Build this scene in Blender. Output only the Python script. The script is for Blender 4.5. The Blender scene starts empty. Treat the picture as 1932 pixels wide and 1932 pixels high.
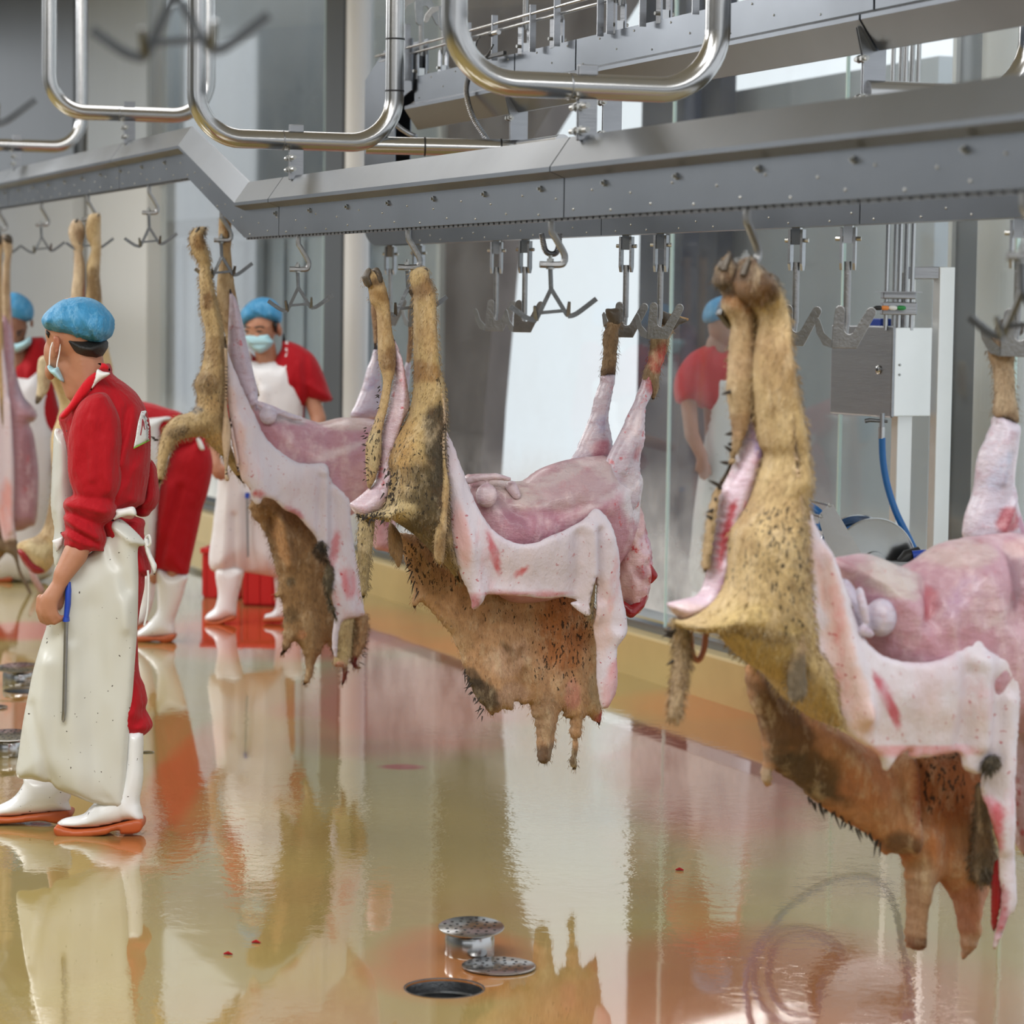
import bpy, bmesh, math, random
import numpy as np
from mathutils import Vector, Matrix, noise
from mathutils.geometry import delaunay_2d_cdt
random.seed(7); rnd = random.Random(11)
C = bpy.context.scene.collection
SC = bpy.context.scene
# ---------------------------------------------------------------- camera
F = 5300.0; CX = CY = 966.0
CAMP = Vector((0, 0, 1.73))
CROT = Matrix.Rotation(math.radians(90 - 4.38), 3, 'X') @ Matrix.Rotation(math.radians(0.8), 3, 'Z')
cd = bpy.data.cameras.new('camera'); cam = bpy.data.objects.new('camera', cd); C.objects.link(cam)
cd.sensor_width = 36; cd.lens = F / 1932 * 36; cd.clip_start = .05; cd.clip_end = 200
cam.matrix_world = Matrix.Translation(CAMP) @ CROT.to_4x4()
cd.dof.use_dof = True; cd.dof.focus_distance = 8.6; cd.dof.aperture_fstop = 4.0
SC.camera = cam
# ---------------------------------------------------------------- world, big lights, exposure
w = bpy.data.worlds.new('world'); SC.world = w; w.use_nodes = True
bg = w.node_tree.nodes['Background']; bg.inputs[0].default_value = (.90, .95, 1, 1); bg.inputs[1].default_value = 1.08
def area(name, loc, size, sizey, power, rot=(0, 0, 0), col=(1, 1, 1)):
    l = bpy.data.lights.new(name, 'AREA'); l.shape = 'RECTANGLE'; l.size = size; l.size_y = sizey
    l.energy = power; l.color = col
    o = bpy.data.objects.new(name, l); C.objects.link(o); o.location = loc; o.rotation_euler = rot
    return o
area('added_overhead_light', (-2.2, 5.0, 4.2), 4.5, 1.5, 260)  # these overhead lamps are unseen, added to fill the hall with light
area('added_overhead_light', (-6.3, 9.5, 4.2), 3.2, 3.0, 330)
area('added_overhead_light', (-7.0, 17.0, 4.2), 2.6, 4.5, 560)  # added to brighten the far left wall
area('added_overhead_light', (-2.6, 13.0, 4.2), 4.5, 1.5, 95)  # added weak lamp, mirrored in the front rail's sloped top
area('added_overhead_light', (1.6, 3.0, 4.2), 3.5, 1.5, 190)
SC.view_settings.view_transform = 'Standard'; SC.view_settings.look = 'None'
SC.view_settings.exposure = 0.10; SC.view_settings.gamma = 1; SC.view_settings.use_curve_mapping = False
SC.cycles.max_bounces = 8; SC.cycles.transparent_max_bounces = 12; SC.cycles.glossy_bounces = 4
SC.cycles.use_denoising = True; SC.cycles.caustics_reflective = False; SC.cycles.caustics_refractive = False
# ---------------------------------------------------------------- placing helpers
def ray(px, py): return CROT @ Vector(((px - CX) / F, -(py - CY) / F, -1))
def at(px, py, Y):
    v = ray(px, py); return CAMP + v * (Y / v.y)
def floor_at(px, py, z=0):
    v = ray(px, py); return CAMP + v * ((z - CAMP.z) / v.z)
class Plane:
    def __init__(s, P, n): s.P = Vector(P); s.n = Vector(n).normalized()
    def __call__(s, px, py, w=0):
        v = ray(px, py); P = s.P + s.n * w
        return CAMP + v * ((P - CAMP).dot(s.n) / v.dot(s.n))
def lin(c):
    return tuple(((x / 255) / 12.92 if x / 255 <= .04045 else ((x / 255 + .055) / 1.055) ** 2.4) for x in c)
# ---------------------------------------------------------------- object helpers
def link(name, me, parent=None, mat=None, smooth=False):
    o = bpy.data.objects.new(name, me); C.objects.link(o)
    if mat is not None:
        me.materials.clear(); me.materials.append(mat)
    if smooth and len(me.polygons): me.polygons.foreach_set('use_smooth', [True] * len(me.polygons))
    if parent is not None:
        o.parent = parent; o.matrix_parent_inverse = parent.matrix_world.inverted() if parent.type != 'EMPTY' else Matrix.Translation(-parent.location)
    return o
def tag(o, label=None, cat=None, group=None, kind=None):
    if label: o['label'] = label
    if cat: o['category'] = cat
    if group: o['group'] = group
    if kind: o['kind'] = kind
    return o
def thing(name, label, cat, loc, group=None):
    o = bpy.data.objects.new(name, None); C.objects.link(o); o.location = loc; o.empty_display_size = .1
    return tag(o, label, cat, group)
class MB:
    def __init__(s): s.v = []; s.f = []
    def add(s, vs, fs):
        b = len(s.v); s.v += [tuple(v) for v in vs]; s.f += [tuple(b + i for i in f) for f in fs]; return s
    def box(s, c, e, ax=None):
        c = Vector(c); ax = ax or (Vector((1, 0, 0)), Vector((0, 1, 0)), Vector((0, 0, 1)))
        vs = [c + ax[0] * e[0] * i / 2 + ax[1] * e[1] * j / 2 + ax[2] * e[2] * k / 2 for i in (-1, 1) for j in (-1, 1) for k in (-1, 1)]
        return s.add(vs, [(0, 1, 3, 2), (4, 6, 7, 5), (0, 4, 5, 1), (2, 3, 7, 6), (0, 2, 6, 4), (1, 5, 7, 3)])
    def tube(s, pts, r, seg=12, cap=True, flat=None):
        pts = [Vector(p) for p in pts]; n = len(pts)
        rs = r if isinstance(r, (list, tuple)) else [r] * n
        up = None; rings = []
        for i, p in enumerate(pts):
            t = (pts[min(i + 1, n - 1)] - pts[max(i - 1, 0)]).normalized()
            if up is None:
                up = Vector((0, 0, 1)) if abs(t.z) < .9 else Vector((1, 0, 0))
            a = t.cross(up).normalized(); up = a.cross(t).normalized()
            rings.append([p + (a * math.cos(2 * math.pi * (k + .5) / seg) + up * math.sin(2 * math.pi * (k + .5) / seg) * (flat or 1)) * rs[i] for k in range(seg)])
        vs = [v for R in rings for v in R]; fs = []
        for i in range(n - 1):
            for k in range(seg):
                fs.append((i * seg + k, i * seg + (k + 1) % seg, (i + 1) * seg + (k + 1) % seg, (i + 1) * seg + k))
        if cap: fs += [tuple(range(seg))[::-1], tuple((n - 1) * seg + k for k in range(seg))]
        return s.add(vs, fs)
    def lathe(s, c, prof, seg=32, axis=(0, 0, 1), close=True):
        ax = Vector(axis).normalized(); q = ax.to_track_quat('Z', 'X'); c = Vector(c); vs = []; fs = []
        for r, z in prof:
            for k in range(seg):
                a = 2 * math.pi * k / seg; vs.append(c + q @ Vector((r * math.cos(a), r * math.sin(a), z)))
        m = len(prof)
        for i in range(m - 1):
            for k in range(seg): fs.append((i * seg + k, i * seg + (k + 1) % seg, (i + 1) * seg + (k + 1) % seg, (i + 1) * seg + k))
        if close: fs += [tuple(range(seg))[::-1], tuple((m - 1) * seg + k for k in range(seg))]
        return s.add(vs, fs)
    def prism(s, poly, d):           # poly: list of Vectors, extruded along vector d
        n = len(poly); d = Vector(d); vs = [Vector(p) for p in poly] + [Vector(p) + d for p in poly]
        return s.add(vs, [tuple(range(n))[::-1], tuple(range(n, 2 * n))] + [(i, (i + 1) % n, n + (i + 1) % n, n + i) for i in range(n)])
    def sweep(s, prof, path):        # prof: list of (a, z); path: list of (point, sidevector)
        m = len(prof); vs = []; fs = []
        for P, a in path:
            for x, z in prof: vs.append(P + a * x + Vector((0, 0, z)))
        for i in range(len(path) - 1):
            for k in range(m): fs.append((i * m + k, i * m + (k + 1) % m, (i + 1) * m + (k + 1) % m, (i + 1) * m + k))
        fs += [tuple(range(m))[::-1], tuple((len(path) - 1) * m + k for k in range(m))]
        return s.add(vs, fs)
    def build(s, name, mat, parent=None, smooth=False, bevel=0):
        me = bpy.data.meshes.new(name); me.from_pydata(s.v, [], s.f); me.update()
        bm = bmesh.new(); bm.from_mesh(me); bmesh.ops.recalc_face_normals(bm, faces=bm.faces); bm.to_mesh(me); bm.free()
        o = link(name, me, parent, mat, smooth)
        if smooth: shade_auto(o, 40)
        if bevel:
            b = o.modifiers.new('bevel', 'BEVEL'); b.width = bevel; b.segments = 2; b.limit_method = 'ANGLE'
        return o
def shade_auto(o, deg):
    me = o.data; bm = bmesh.new(); bm.from_mesh(me)
    for e in bm.edges: e.smooth = not (len(e.link_faces) == 2 and e.calc_face_angle(0) > math.radians(deg))
    bm.to_mesh(me); bm.free()
def applied(o, mods):
    for k, kw in mods:
        m = o.modifiers.new(k, k)
        for a, b in kw.items(): setattr(m, a, b)
    dg = bpy.context.evaluated_depsgraph_get(); dg.update()
    me = bpy.data.meshes.new_from_object(o.evaluated_get(dg)); o.modifiers.clear(); o.data = me
    return o
def catmull(pts, closed=False, k=6):
    P = [Vector(p) for p in pts]; n = len(P); out = []
    for i in range(n if closed else n - 1):
        if closed: a, b, c, d = P[i - 1], P[i], P[(i + 1) % n], P[(i + 2) % n]
        else: a, b, c, d = P[max(i - 1, 0)], P[i], P[i + 1], P[min(i + 2, n - 1)]
        for j in range(k):
            t = j / k
            out.append(.5 * ((2 * b) + (c - a) * t + (2 * a - 5 * b + 4 * c - d) * t * t + (3 * b - a - 3 * c + d) * t ** 3))
    if not closed: out.append(P[-1])
    return out
# ---------------------------------------------------------------- materials
def nmat(name):
    m = bpy.data.materials.new(name); m.use_nodes = True; t = m.node_tree; return m, t, t.nodes['Principled BSDF']
def tcoord(t, scale=(1, 1, 1), obj=True, loc=(0, 0, 0)):
    c = t.nodes.new('ShaderNodeTexCoord'); m = t.nodes.new('ShaderNodeMapping'); m.inputs['Scale'].default_value = scale; m.inputs['Location'].default_value = loc
    t.links.new(c.outputs['Object'], m.inputs['Vector']); return m.outputs[0]
def noi(t, vec, scale, detail=4, rough=.55):
    n = t.nodes.new('ShaderNodeTexNoise'); n.inputs['Scale'].default_value = scale; n.inputs['Detail'].default_value = detail; n.inputs['Roughness'].default_value = rough
    t.links.new(vec, n.inputs['Vector']); return n.outputs[0]
def ramp(t, fac, stops):
    r = t.nodes.new('ShaderNodeValToRGB'); e = r.color_ramp.elements
    while len(e) < len(stops): e.new(.5)
    for i, (p, c) in enumerate(stops):
        e[i].position = p; e[i].color = (*c, 1) if len(c) == 3 else c
    t.links.new(fac, r.inputs[0]); return r.outputs[0]
def mixc(t, a, b, fac, mode='MIX'):
    m = t.nodes.new('ShaderNodeMix'); m.data_type = 'RGBA'; m.blend_type = mode
    for s, v in ((6, a), (7, b)):
        if isinstance(v, tuple): m.inputs[s].default_value = (*v, 1) if len(v) == 3 else v
        else: t.links.new(v, m.inputs[s])
    if isinstance(fac, (int, float)): m.inputs[0].default_value = fac
    else: t.links.new(fac, m.inputs[0])
    return m.outputs[2]
def math_(t, op, a, b=None, c=None):
    m = t.nodes.new('ShaderNodeMath'); m.operation = op
    for i, v in enumerate((a, b, c)):
        if v is None: continue
        if isinstance(v, (int, float)): m.inputs[i].default_value = v
        else: t.links.new(v, m.inputs[i])
    return m.outputs[0]
def bump(t, p, h, strength, dist=.01):
    b = t.nodes.new('ShaderNodeBump'); b.inputs['Strength'].default_value = strength; b.inputs['Distance'].default_value = dist
    t.links.new(h, b.inputs['Height']); t.links.new(b.outputs[0], p.inputs['Normal']); return b
def simple(name, col, rough=.5, metal=0, var=.12, scale=8, bmp=0, coat=0, stretch=(1, 1, 1), bscale=None, spec=None, rvar=0):
    m, t, p = nmat(name); v = tcoord(t, stretch); n = noi(t, v, scale)
    c = lin(col); t.links.new(mixc(t, tuple(x * (1 - var) for x in c), tuple(min(1, x * (1 + var)) for x in c), n), p.inputs['Base Color'])
    p.inputs['Roughness'].default_value = rough; p.inputs['Metallic'].default_value = metal
    if coat: p.inputs['Coat Weight'].default_value = coat; p.inputs['Coat Roughness'].default_value = .08
    if spec is not None: p.inputs['Specular IOR Level'].default_value = spec
    if rvar:
        t.links.new(math_(t, 'MULTIPLY_ADD', noi(t, v, scale * .6), rvar, rough - rvar / 2), p.inputs['Roughness'])
    if bmp: bump(t, p, noi(t, v, bscale or scale * 4), bmp, .004)
    return m
M = {}
M['steel'] = simple('brushed_stainless', (150, 152, 156), .34, 1, .12, 5, .15, stretch=(1, 1, 12), rvar=.18)
M['housing'] = simple('rail_housing_steel', (113, 118, 125), .34, 1, .10, 3, .06, rvar=.16)
M['polish'] = simple('polished_stainless', (178, 178, 178), .2, 1, .08, 6, .05, rvar=.1)
M['bright'] = simple('window_lit_steel', (232, 233, 232), .28, .55, .05, 6, .05)  # window light on posts and cabinet put into a paler, less metallic colour
M['hook'] = simple('worn_hook_steel', (140, 140, 140), .38, 1, .25, 30, .3)
M['hook_dark'] = simple('dark_hook_steel', (108, 110, 112), .36, 1, .3, 30, .3)
M['bolt'] = simple('zinc_bolt', (165, 165, 162), .3, 1, .2, 60)
M['black'] = simple('black_rubber', (24, 24, 26), .45, 0, .2, 20)
M['hosebl'] = simple('blue_rubber_hose', (22, 98, 165), .38, 0, .1, 20)
M['bluepl'] = simple('blue_plastic', (28, 66, 170), .35, 0, .1, 20)
M['redpl'] = simple('red_plastic', (205, 36, 38), .4, 0, .08, 6)
M['panel'] = simple('wall_panel_grey', (166, 172, 176), .4, .1, .16, 1.2, .03, stretch=(1.5, 1.5, .3))
M['panel_light'] = simple('wall_panel_pale', (202, 203, 202), .5, .0, .05, 1.5, .02)
M['panel_dark'] = simple('wall_panel_dark', (82, 86, 90), .35, .3, .22, 1.4, .03, stretch=(2, 2, .3))
M['brown'] = simple('column_taupe', (104, 93, 91), .45, .3, .12, 2.5, .02, stretch=(1, 1, .4))
M['curtain'] = simple('strip_curtain', (186, 196, 205), .3, 0, .10, 4, .05, stretch=(8, 8, .3))
M['navy'] = simple('dark_navy_cloth', (38, 44, 62), .7, 0, .5, 3, .1, stretch=(3, 3, .5))
M['kerb'] = simple('yellow_kerb_epoxy', (192, 170, 116), .28, 0, .14, 4, .04)
M['frame'] = simple('aluminium_channel', (130, 134, 136), .35, .8, .1, 6)
M['edge'] = simple('glass_pane_edge', (205, 232, 228), .15, 0, .03, 6)
M['ceil'] = simple('ceiling_white', (205, 206, 205), .8, 0, .03, 2)
M['hallw'] = simple('hall_wall_cladding', (120, 124, 128), .5, .1, .12, .8)

def floor_mat():
    m, t, p = nmat('wet_epoxy_floor'); v = tcoord(t)
    base = mixc(t, lin((146, 128, 78)), lin((160, 142, 88)), noi(t, v, 1.3, 3))
    # pools tinted with diluted blood: real stains with their own shape
    red = noi(t, tcoord(t, (.55, .8, 1), loc=(3.1, 1.7, 0)), .9, 4, .55)
    base = mixc(t, base, lin((144, 100, 70)), ramp(t, red, [(.50, (0, 0, 0)), (.70, (.35, .35, .35))]))
    # diluted-blood zones: a few big blobs (x, y, rx, ry)
    sx = t.nodes.new('ShaderNodeSeparateXYZ'); t.links.new(tcoord(t), sx.inputs[0])
    wob = math_(t, 'MULTIPLY', math_(t, 'SUBTRACT', noi(t, v, 2.2, 5, .6), .5), .9)
    for (x, y, rx, ry, col, k) in BLOODS:
        dx = math_(t, 'DIVIDE', math_(t, 'SUBTRACT', sx.outputs[0], x), rx); dy = math_(t, 'DIVIDE', math_(t, 'SUBTRACT', sx.outputs[1], y), ry)
        d = math_(t, 'ADD', math_(t, 'ADD', math_(t, 'MULTIPLY', dx, dx), math_(t, 'MULTIPLY', dy, dy)), wob)
        base = mixc(t, base, lin(col), math_(t, 'MULTIPLY', ramp(t, d, [(.35, (1, 1, 1)), (1.0, (0, 0, 0))]), k))
    t.links.new(base, p.inputs['Base Color'])
    p.inputs['Roughness'].default_value = .04; p.inputs['IOR'].default_value = 2.05; p.inputs['Coat Weight'].default_value = .4; p.inputs['Coat Roughness'].default_value = .02
    p.inputs['Specular Tint'].default_value = (1, .95, .84, 1)
    mask = ramp(t, noi(t, tcoord(t, (.7, .6, 1), loc=(5.3, 0.2, 0)), 1.6, 2), [(.50, (0, 0, 0)), (.60, (1, 1, 1))])
    rip = noi(t, tcoord(t, (1, .9, 1)), 16, 3, .6); slow = noi(t, tcoord(t, (1, .6, 1)), 3, 2)
    sy = t.nodes.new('ShaderNodeSeparateXYZ'); t.links.new(v, sy.inputs[0])
    yy = math_(t, 'ADD', sy.outputs[1], math_(t, 'MULTIPLY', math_(t, 'SUBTRACT', noi(t, v, .9, 4), .5), 2.4))
    band = ramp(t, math_(t, 'DIVIDE', yy, 20), [(.385, (0, 0, 0)), (.41, (1, 1, 1)), (.475, (1, 1, 1)), (.50, (0, 0, 0))])
    mask = math_(t, 'MAXIMUM', mask, math_(t, 'MULTIPLY', band, 1.5))
    h = math_(t, 'ADD', math_(t, 'MULTIPLY', math_(t, 'MULTIPLY', rip, mask), .34), math_(t, 'MULTIPLY', slow, .16))
    bump(t, p, h, .12, .02)
    return m
BLOODS = []
for px, py, rx, ry, col, k in [(560, 1190, 300, 60, (184, 80, 41), .9), (1000, 1215, 260, 50, (184, 86, 47), .8), (780, 1320, 260, 110, (165, 73, 50), .8), (1340, 1450, 220, 150, (169, 77, 53), .8), (1400, 1330, 260, 40, (191, 93, 48), .8),
                               (1500, 1900, 560, 190, (167, 86, 61), .6), (850, 1815, 190, 80, (165, 96, 50), .8), (60, 1190, 130, 22, (184, 60, 51), .9), (760, 1447, 55, 7, (154, 21, 18), .95), (330, 1480, 70, 160, (184, 98, 56), .6), (120, 1330, 160, 90, (165, 101, 50), .6)]:
    c_ = floor_at(px, py); x_ = (floor_at(px + rx, py) - c_).length; y_ = (floor_at(px, py - ry) - floor_at(px, py + ry)).length / 2; BLOODS.append((c_.x, c_.y, x_, y_, col, k))
M['floor'] = floor_mat()

def glass_mat():
    m, t, p = nmat('clear_glass_pane'); out = t.nodes['Material Output']
    tr = t.nodes.new('ShaderNodeBsdfTransparent'); tr.inputs[0].default_value = (.965, .985, .985, 1)
    gl = t.nodes.new('ShaderNodeBsdfGlossy'); gl.inputs['Roughness'].default_value = .03
    ge = t.nodes.new('ShaderNodeNewGeometry'); dt = t.nodes.new('ShaderNodeVectorMath'); dt.operation = 'DOT_PRODUCT'
    t.links.new(ge.outputs['Incoming'], dt.inputs[0]); t.links.new(ge.outputs['Normal'], dt.inputs[1])
    om = math_(t, 'SUBTRACT', 1, math_(t, 'ABSOLUTE', dt.outputs['Value'])); fr = math_(t, 'MULTIPLY_ADD', math_(t, 'POWER', om, 5), .96, .04)
    mx = t.nodes.new('ShaderNodeMixShader'); t.links.new(fr, mx.inputs[0]); t.links.new(tr.outputs[0], mx.inputs[1]); t.links.new(gl.outputs[0], mx.inputs[2])
    df = t.nodes.new('ShaderNodeBsdfDiffuse'); df.inputs[0].default_value = (.85, .88, .9, 1)
    v = tcoord(t); sx = t.nodes.new('ShaderNodeSeparateXYZ'); t.links.new(v, sx.inputs[0])
    low = ramp(t, sx.outputs[2], [(.30, (.75, .75, .75)), (1.0, (.04, .04, .04))])
    cloud = ramp(t, noi(t, v, 2.2, 4), [(.35, (.15, .15, .15)), (.65, (1, 1, 1))])
    drops = ramp(t, noi(t, v, 70, 2), [(.63, (0, 0, 0)), (.68, (1, 1, 1))])
    dz = ramp(t, sx.outputs[2], [(.5, (.7, .7, .7)), (1.55, (0, 0, 0))])
    k = math_(t, 'MAXIMUM', math_(t, 'MULTIPLY', low, cloud), math_(t, 'MULTIPLY', math_(t, 'MULTIPLY', drops, dz), cloud))
    m2 = t.nodes.new('ShaderNodeMixShader'); t.links.new(k, m2.inputs[0]); t.links.new(mx.outputs[0], m2.inputs[1]); t.links.new(df.outputs[0], m2.inputs[2])
    t.links.new(m2.outputs[0], out.inputs[0]); return m
M['glass'] = glass_mat()

def col_mat(name, rough, kind):
    """uses the mesh attribute Col (rgb = the surface's own colour, alpha = density of dark locks)"""
    m, t, p = nmat(name); a = t.nodes.new('ShaderNodeAttribute'); a.attribute_name = 'Col'
    c = a.outputs['Color']; v = tcoord(t)
    if kind == 'fleece':
        vs = tcoord(t, (1, 1, .30)); n1 = noi(t, vs, 70, 6, .75); n2 = noi(t, v, 6, 5, .65); n4 = noi(t, tcoord(t, (1, 1, .5), loc=(4, 2, 1)), 22, 5, .7)
        c = mixc(t, c, (.48, .40, .32), ramp(t, n1, [(.42, (0, 0, 0)), (.72, (.55, .55, .55))]), 'MULTIPLY')
        c = mixc(t, c, lin((138, 98, 60)), ramp(t, n2, [(.50, (0, 0, 0)), (.72, (.55, .55, .55))]))
        c = mixc(t, c, lin((226, 206, 172)), ramp(t, n4, [(.52, (0, 0, 0)), (.72, (.55, .55, .55))]))
        sp = noi(t, tcoord(t, (1, 1, .42)), 120, 3, .6)
        s = math_(t, 'GREATER_THAN', math_(t, 'ADD', sp, math_(t, 'MULTIPLY', a.outputs['Alpha'], .15)), .72)
        c = mixc(t, c, lin((44, 36, 28)), math_(t, 'MULTIPLY', s, .9))
        bump(t, p, math_(t, 'ADD', n1, math_(t, 'MULTIPLY', n4, 1.6)), .85, .010)
        p.inputs['Sheen Weight'].default_value = .15; p.inputs['Specular IOR Level'].default_value = .25
    elif kind == 'flesh':
        n2 = noi(t, tcoord(t, (1, 1, .5)), 11, 6, .65)
        c = mixc(t, c, lin((236, 216, 218)), ramp(t, n2, [(.5, (0, 0, 0)), (.72, (.55, .55, .55))]))
        n3 = noi(t, v, 26, 5, .7)
        c = mixc(t, c, lin((186, 44, 52)), math_(t, 'MULTIPLY', ramp(t, n3, [(.57, (0, 0, 0)), (.66, (1, 1, 1))]), math_(t, 'MULTIPLY_ADD', a.outputs['Alpha'], .85, .14)))
        fib = noi(t, tcoord(t, (.5, .5, 1.6), loc=(1, 5, 2)), 30, 5, .7)
        c = mixc(t, c, lin((150, 96, 110)), ramp(t, fib, [(.50, (0, 0, 0)), (.72, (.5, .5, .5))]))
        bump(t, p, math_(t, 'ADD', math_(t, 'ADD', n2, math_(t, 'MULTIPLY', n3, .4)), math_(t, 'MULTIPLY', fib, .5)), .8, .012)
        p.inputs['Coat Weight'].default_value = .35; p.inputs['Coat Roughness'].default_value = .22
        p.inputs['Subsurface Weight'].default_value = .12; p.inputs['Subsurface Radius'].default_value = (.02, .008, .006); p.inputs['Subsurface Scale'].default_value = .4
    elif kind == 'hide':
        n2 = noi(t, v, 7, 5, .6); n3 = noi(t, v, 60, 3, .6)
        c = mixc(t, c, lin((226, 204, 204)), ramp(t, n2, [(.5, (0, 0, 0)), (.75, (.4, .4, .4))]))
        c = mixc(t, c, lin((170, 40, 50)), math_(t, 'MULTIPLY', ramp(t, n3, [(.64, (0, 0, 0)), (.69, (1, 1, 1))]), math_(t, 'MULTIPLY_ADD', a.outputs['Alpha'], .7, .5)))
        blot = noi(t, tcoord(t, (1, 1, .45), loc=(2, 3, 4)), 6, 5, .65)
        c = mixc(t, c, lin((205, 96, 96)), math_(t, 'MULTIPLY', ramp(t, blot, [(.55, (0, 0, 0)), (.68, (1, 1, 1))]), math_(t, 'MULTIPLY_ADD', a.outputs['Alpha'], .8, .12)))
        crs = noi(t, tcoord(t, (1, 1, .35), loc=(3, 1, 7)), 13, 5, .65)
        c = mixc(t, c, lin((200, 188, 200)), ramp(t, crs, [(.48, (0, 0, 0)), (.70, (.6, .6, .6))]))
        bump(t, p, math_(t, 'ADD', math_(t, 'ADD', n2, math_(t, 'MULTIPLY', n3, .12)), math_(t, 'MULTIPLY', crs, .9)), .75, .012)
        p.inputs['Coat Weight'].default_value = .12; p.inputs['Coat Roughness'].default_value = .3
    elif kind == 'skin':
        n2 = noi(t, v, 30, 4); c = mixc(t, c, (.75, .55, .5), ramp(t, n2, [(.4, (0, 0, 0)), (.8, (.3, .3, .3))]), 'MULTIPLY')
        p.inputs['Subsurface Weight'].default_value = .1; p.inputs['Subsurface Radius'].default_value = (.02, .008, .005); p.inputs['Subsurface Scale'].default_value = .3
    elif kind == 'cloth':
        n2 = noi(t, tcoord(t, (1, 1, .6)), 5, 4); n3 = noi(t, tcoord(t, (1.4, 1.4, .5)), 9, 3)
        c = mixc(t, c, (.8, .8, .8), ramp(t, n2, [(.3, (0, 0, 0)), (.8, (.3, .3, .3))]), 'MULTIPLY')
        bump(t, p, math_(t, 'ADD', n3, math_(t, 'MULTIPLY', noi(t, tcoord(t, (1, 1, .6)), 22, 4, .6), .35)), .6, .03)
        p.inputs['Sheen Weight'].default_value = .1; p.inputs['Specular IOR Level'].default_value = .2
    elif kind == 'vinyl':
        n3 = noi(t, tcoord(t, (1.2, 1.2, .35)), 4, 3)
        bump(t, p, n3, .35, .04)
        sp = noi(t, v, 75, 1); c = mixc(t, c, lin((60, 50, 45)), math_(t, 'GREATER_THAN', sp, .765))
    elif kind == 'cap':
        n3 = noi(t, tcoord(t, (1.3, 1.3, .4)), 26, 4, .7); c = mixc(t, c, lin((130, 186, 222)), ramp(t, n3, [(.50, (0, 0, 0)), (.57, (.4, .4, .4)), (.64, (0, 0, 0))]))
        bump(t, p, n3, .8, .01)
    t.links.new(c, p.inputs['Base Color']); p.inputs['Roughness'].default_value = rough
    return m
M['fleece'] = col_mat('sheep_fleece', .8, 'fleece')
M['flesh'] = col_mat('skinned_flesh', .42, 'flesh')
M['hide'] = col_mat('inner_hide', .48, 'hide')
M['skin'] = col_mat('human_skin', .5, 'skin')
M['cloth'] = col_mat('red_work_cloth', .75, 'cloth')
M['vinyl'] = col_mat('white_apron_vinyl', .33, 'vinyl')
M['boot'] = col_mat('white_rubber_boot', .22, 'vinyl')
M['cap'] = col_mat('blue_bouffant_fabric', .6, 'cap')
M['hoof'] = simple('horn_hoof', (70, 60, 48), .5, 0, .35, 40, .3)
M['hair'] = simple('black_hair', (20, 17, 16), .5, 0, .4, 60, .5)
M['mask'] = simple('pale_blue_mask_fabric', (168, 208, 218), .7, 0, .06, 12, .2)
M['sole'] = simple('orange_boot_sole', (176, 84, 40), .45, 0, .12, 20)
M['strap'] = simple('white_strap', (226, 228, 228), .45, 0, .03, 20)
M['darkwool'] = simple('dark_wool_lock', (46, 38, 30), .8, 0, .3, 60)
M['blood'] = simple('fresh_blood', (140, 14, 24), .25, 0, .4, 30, .4)

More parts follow.
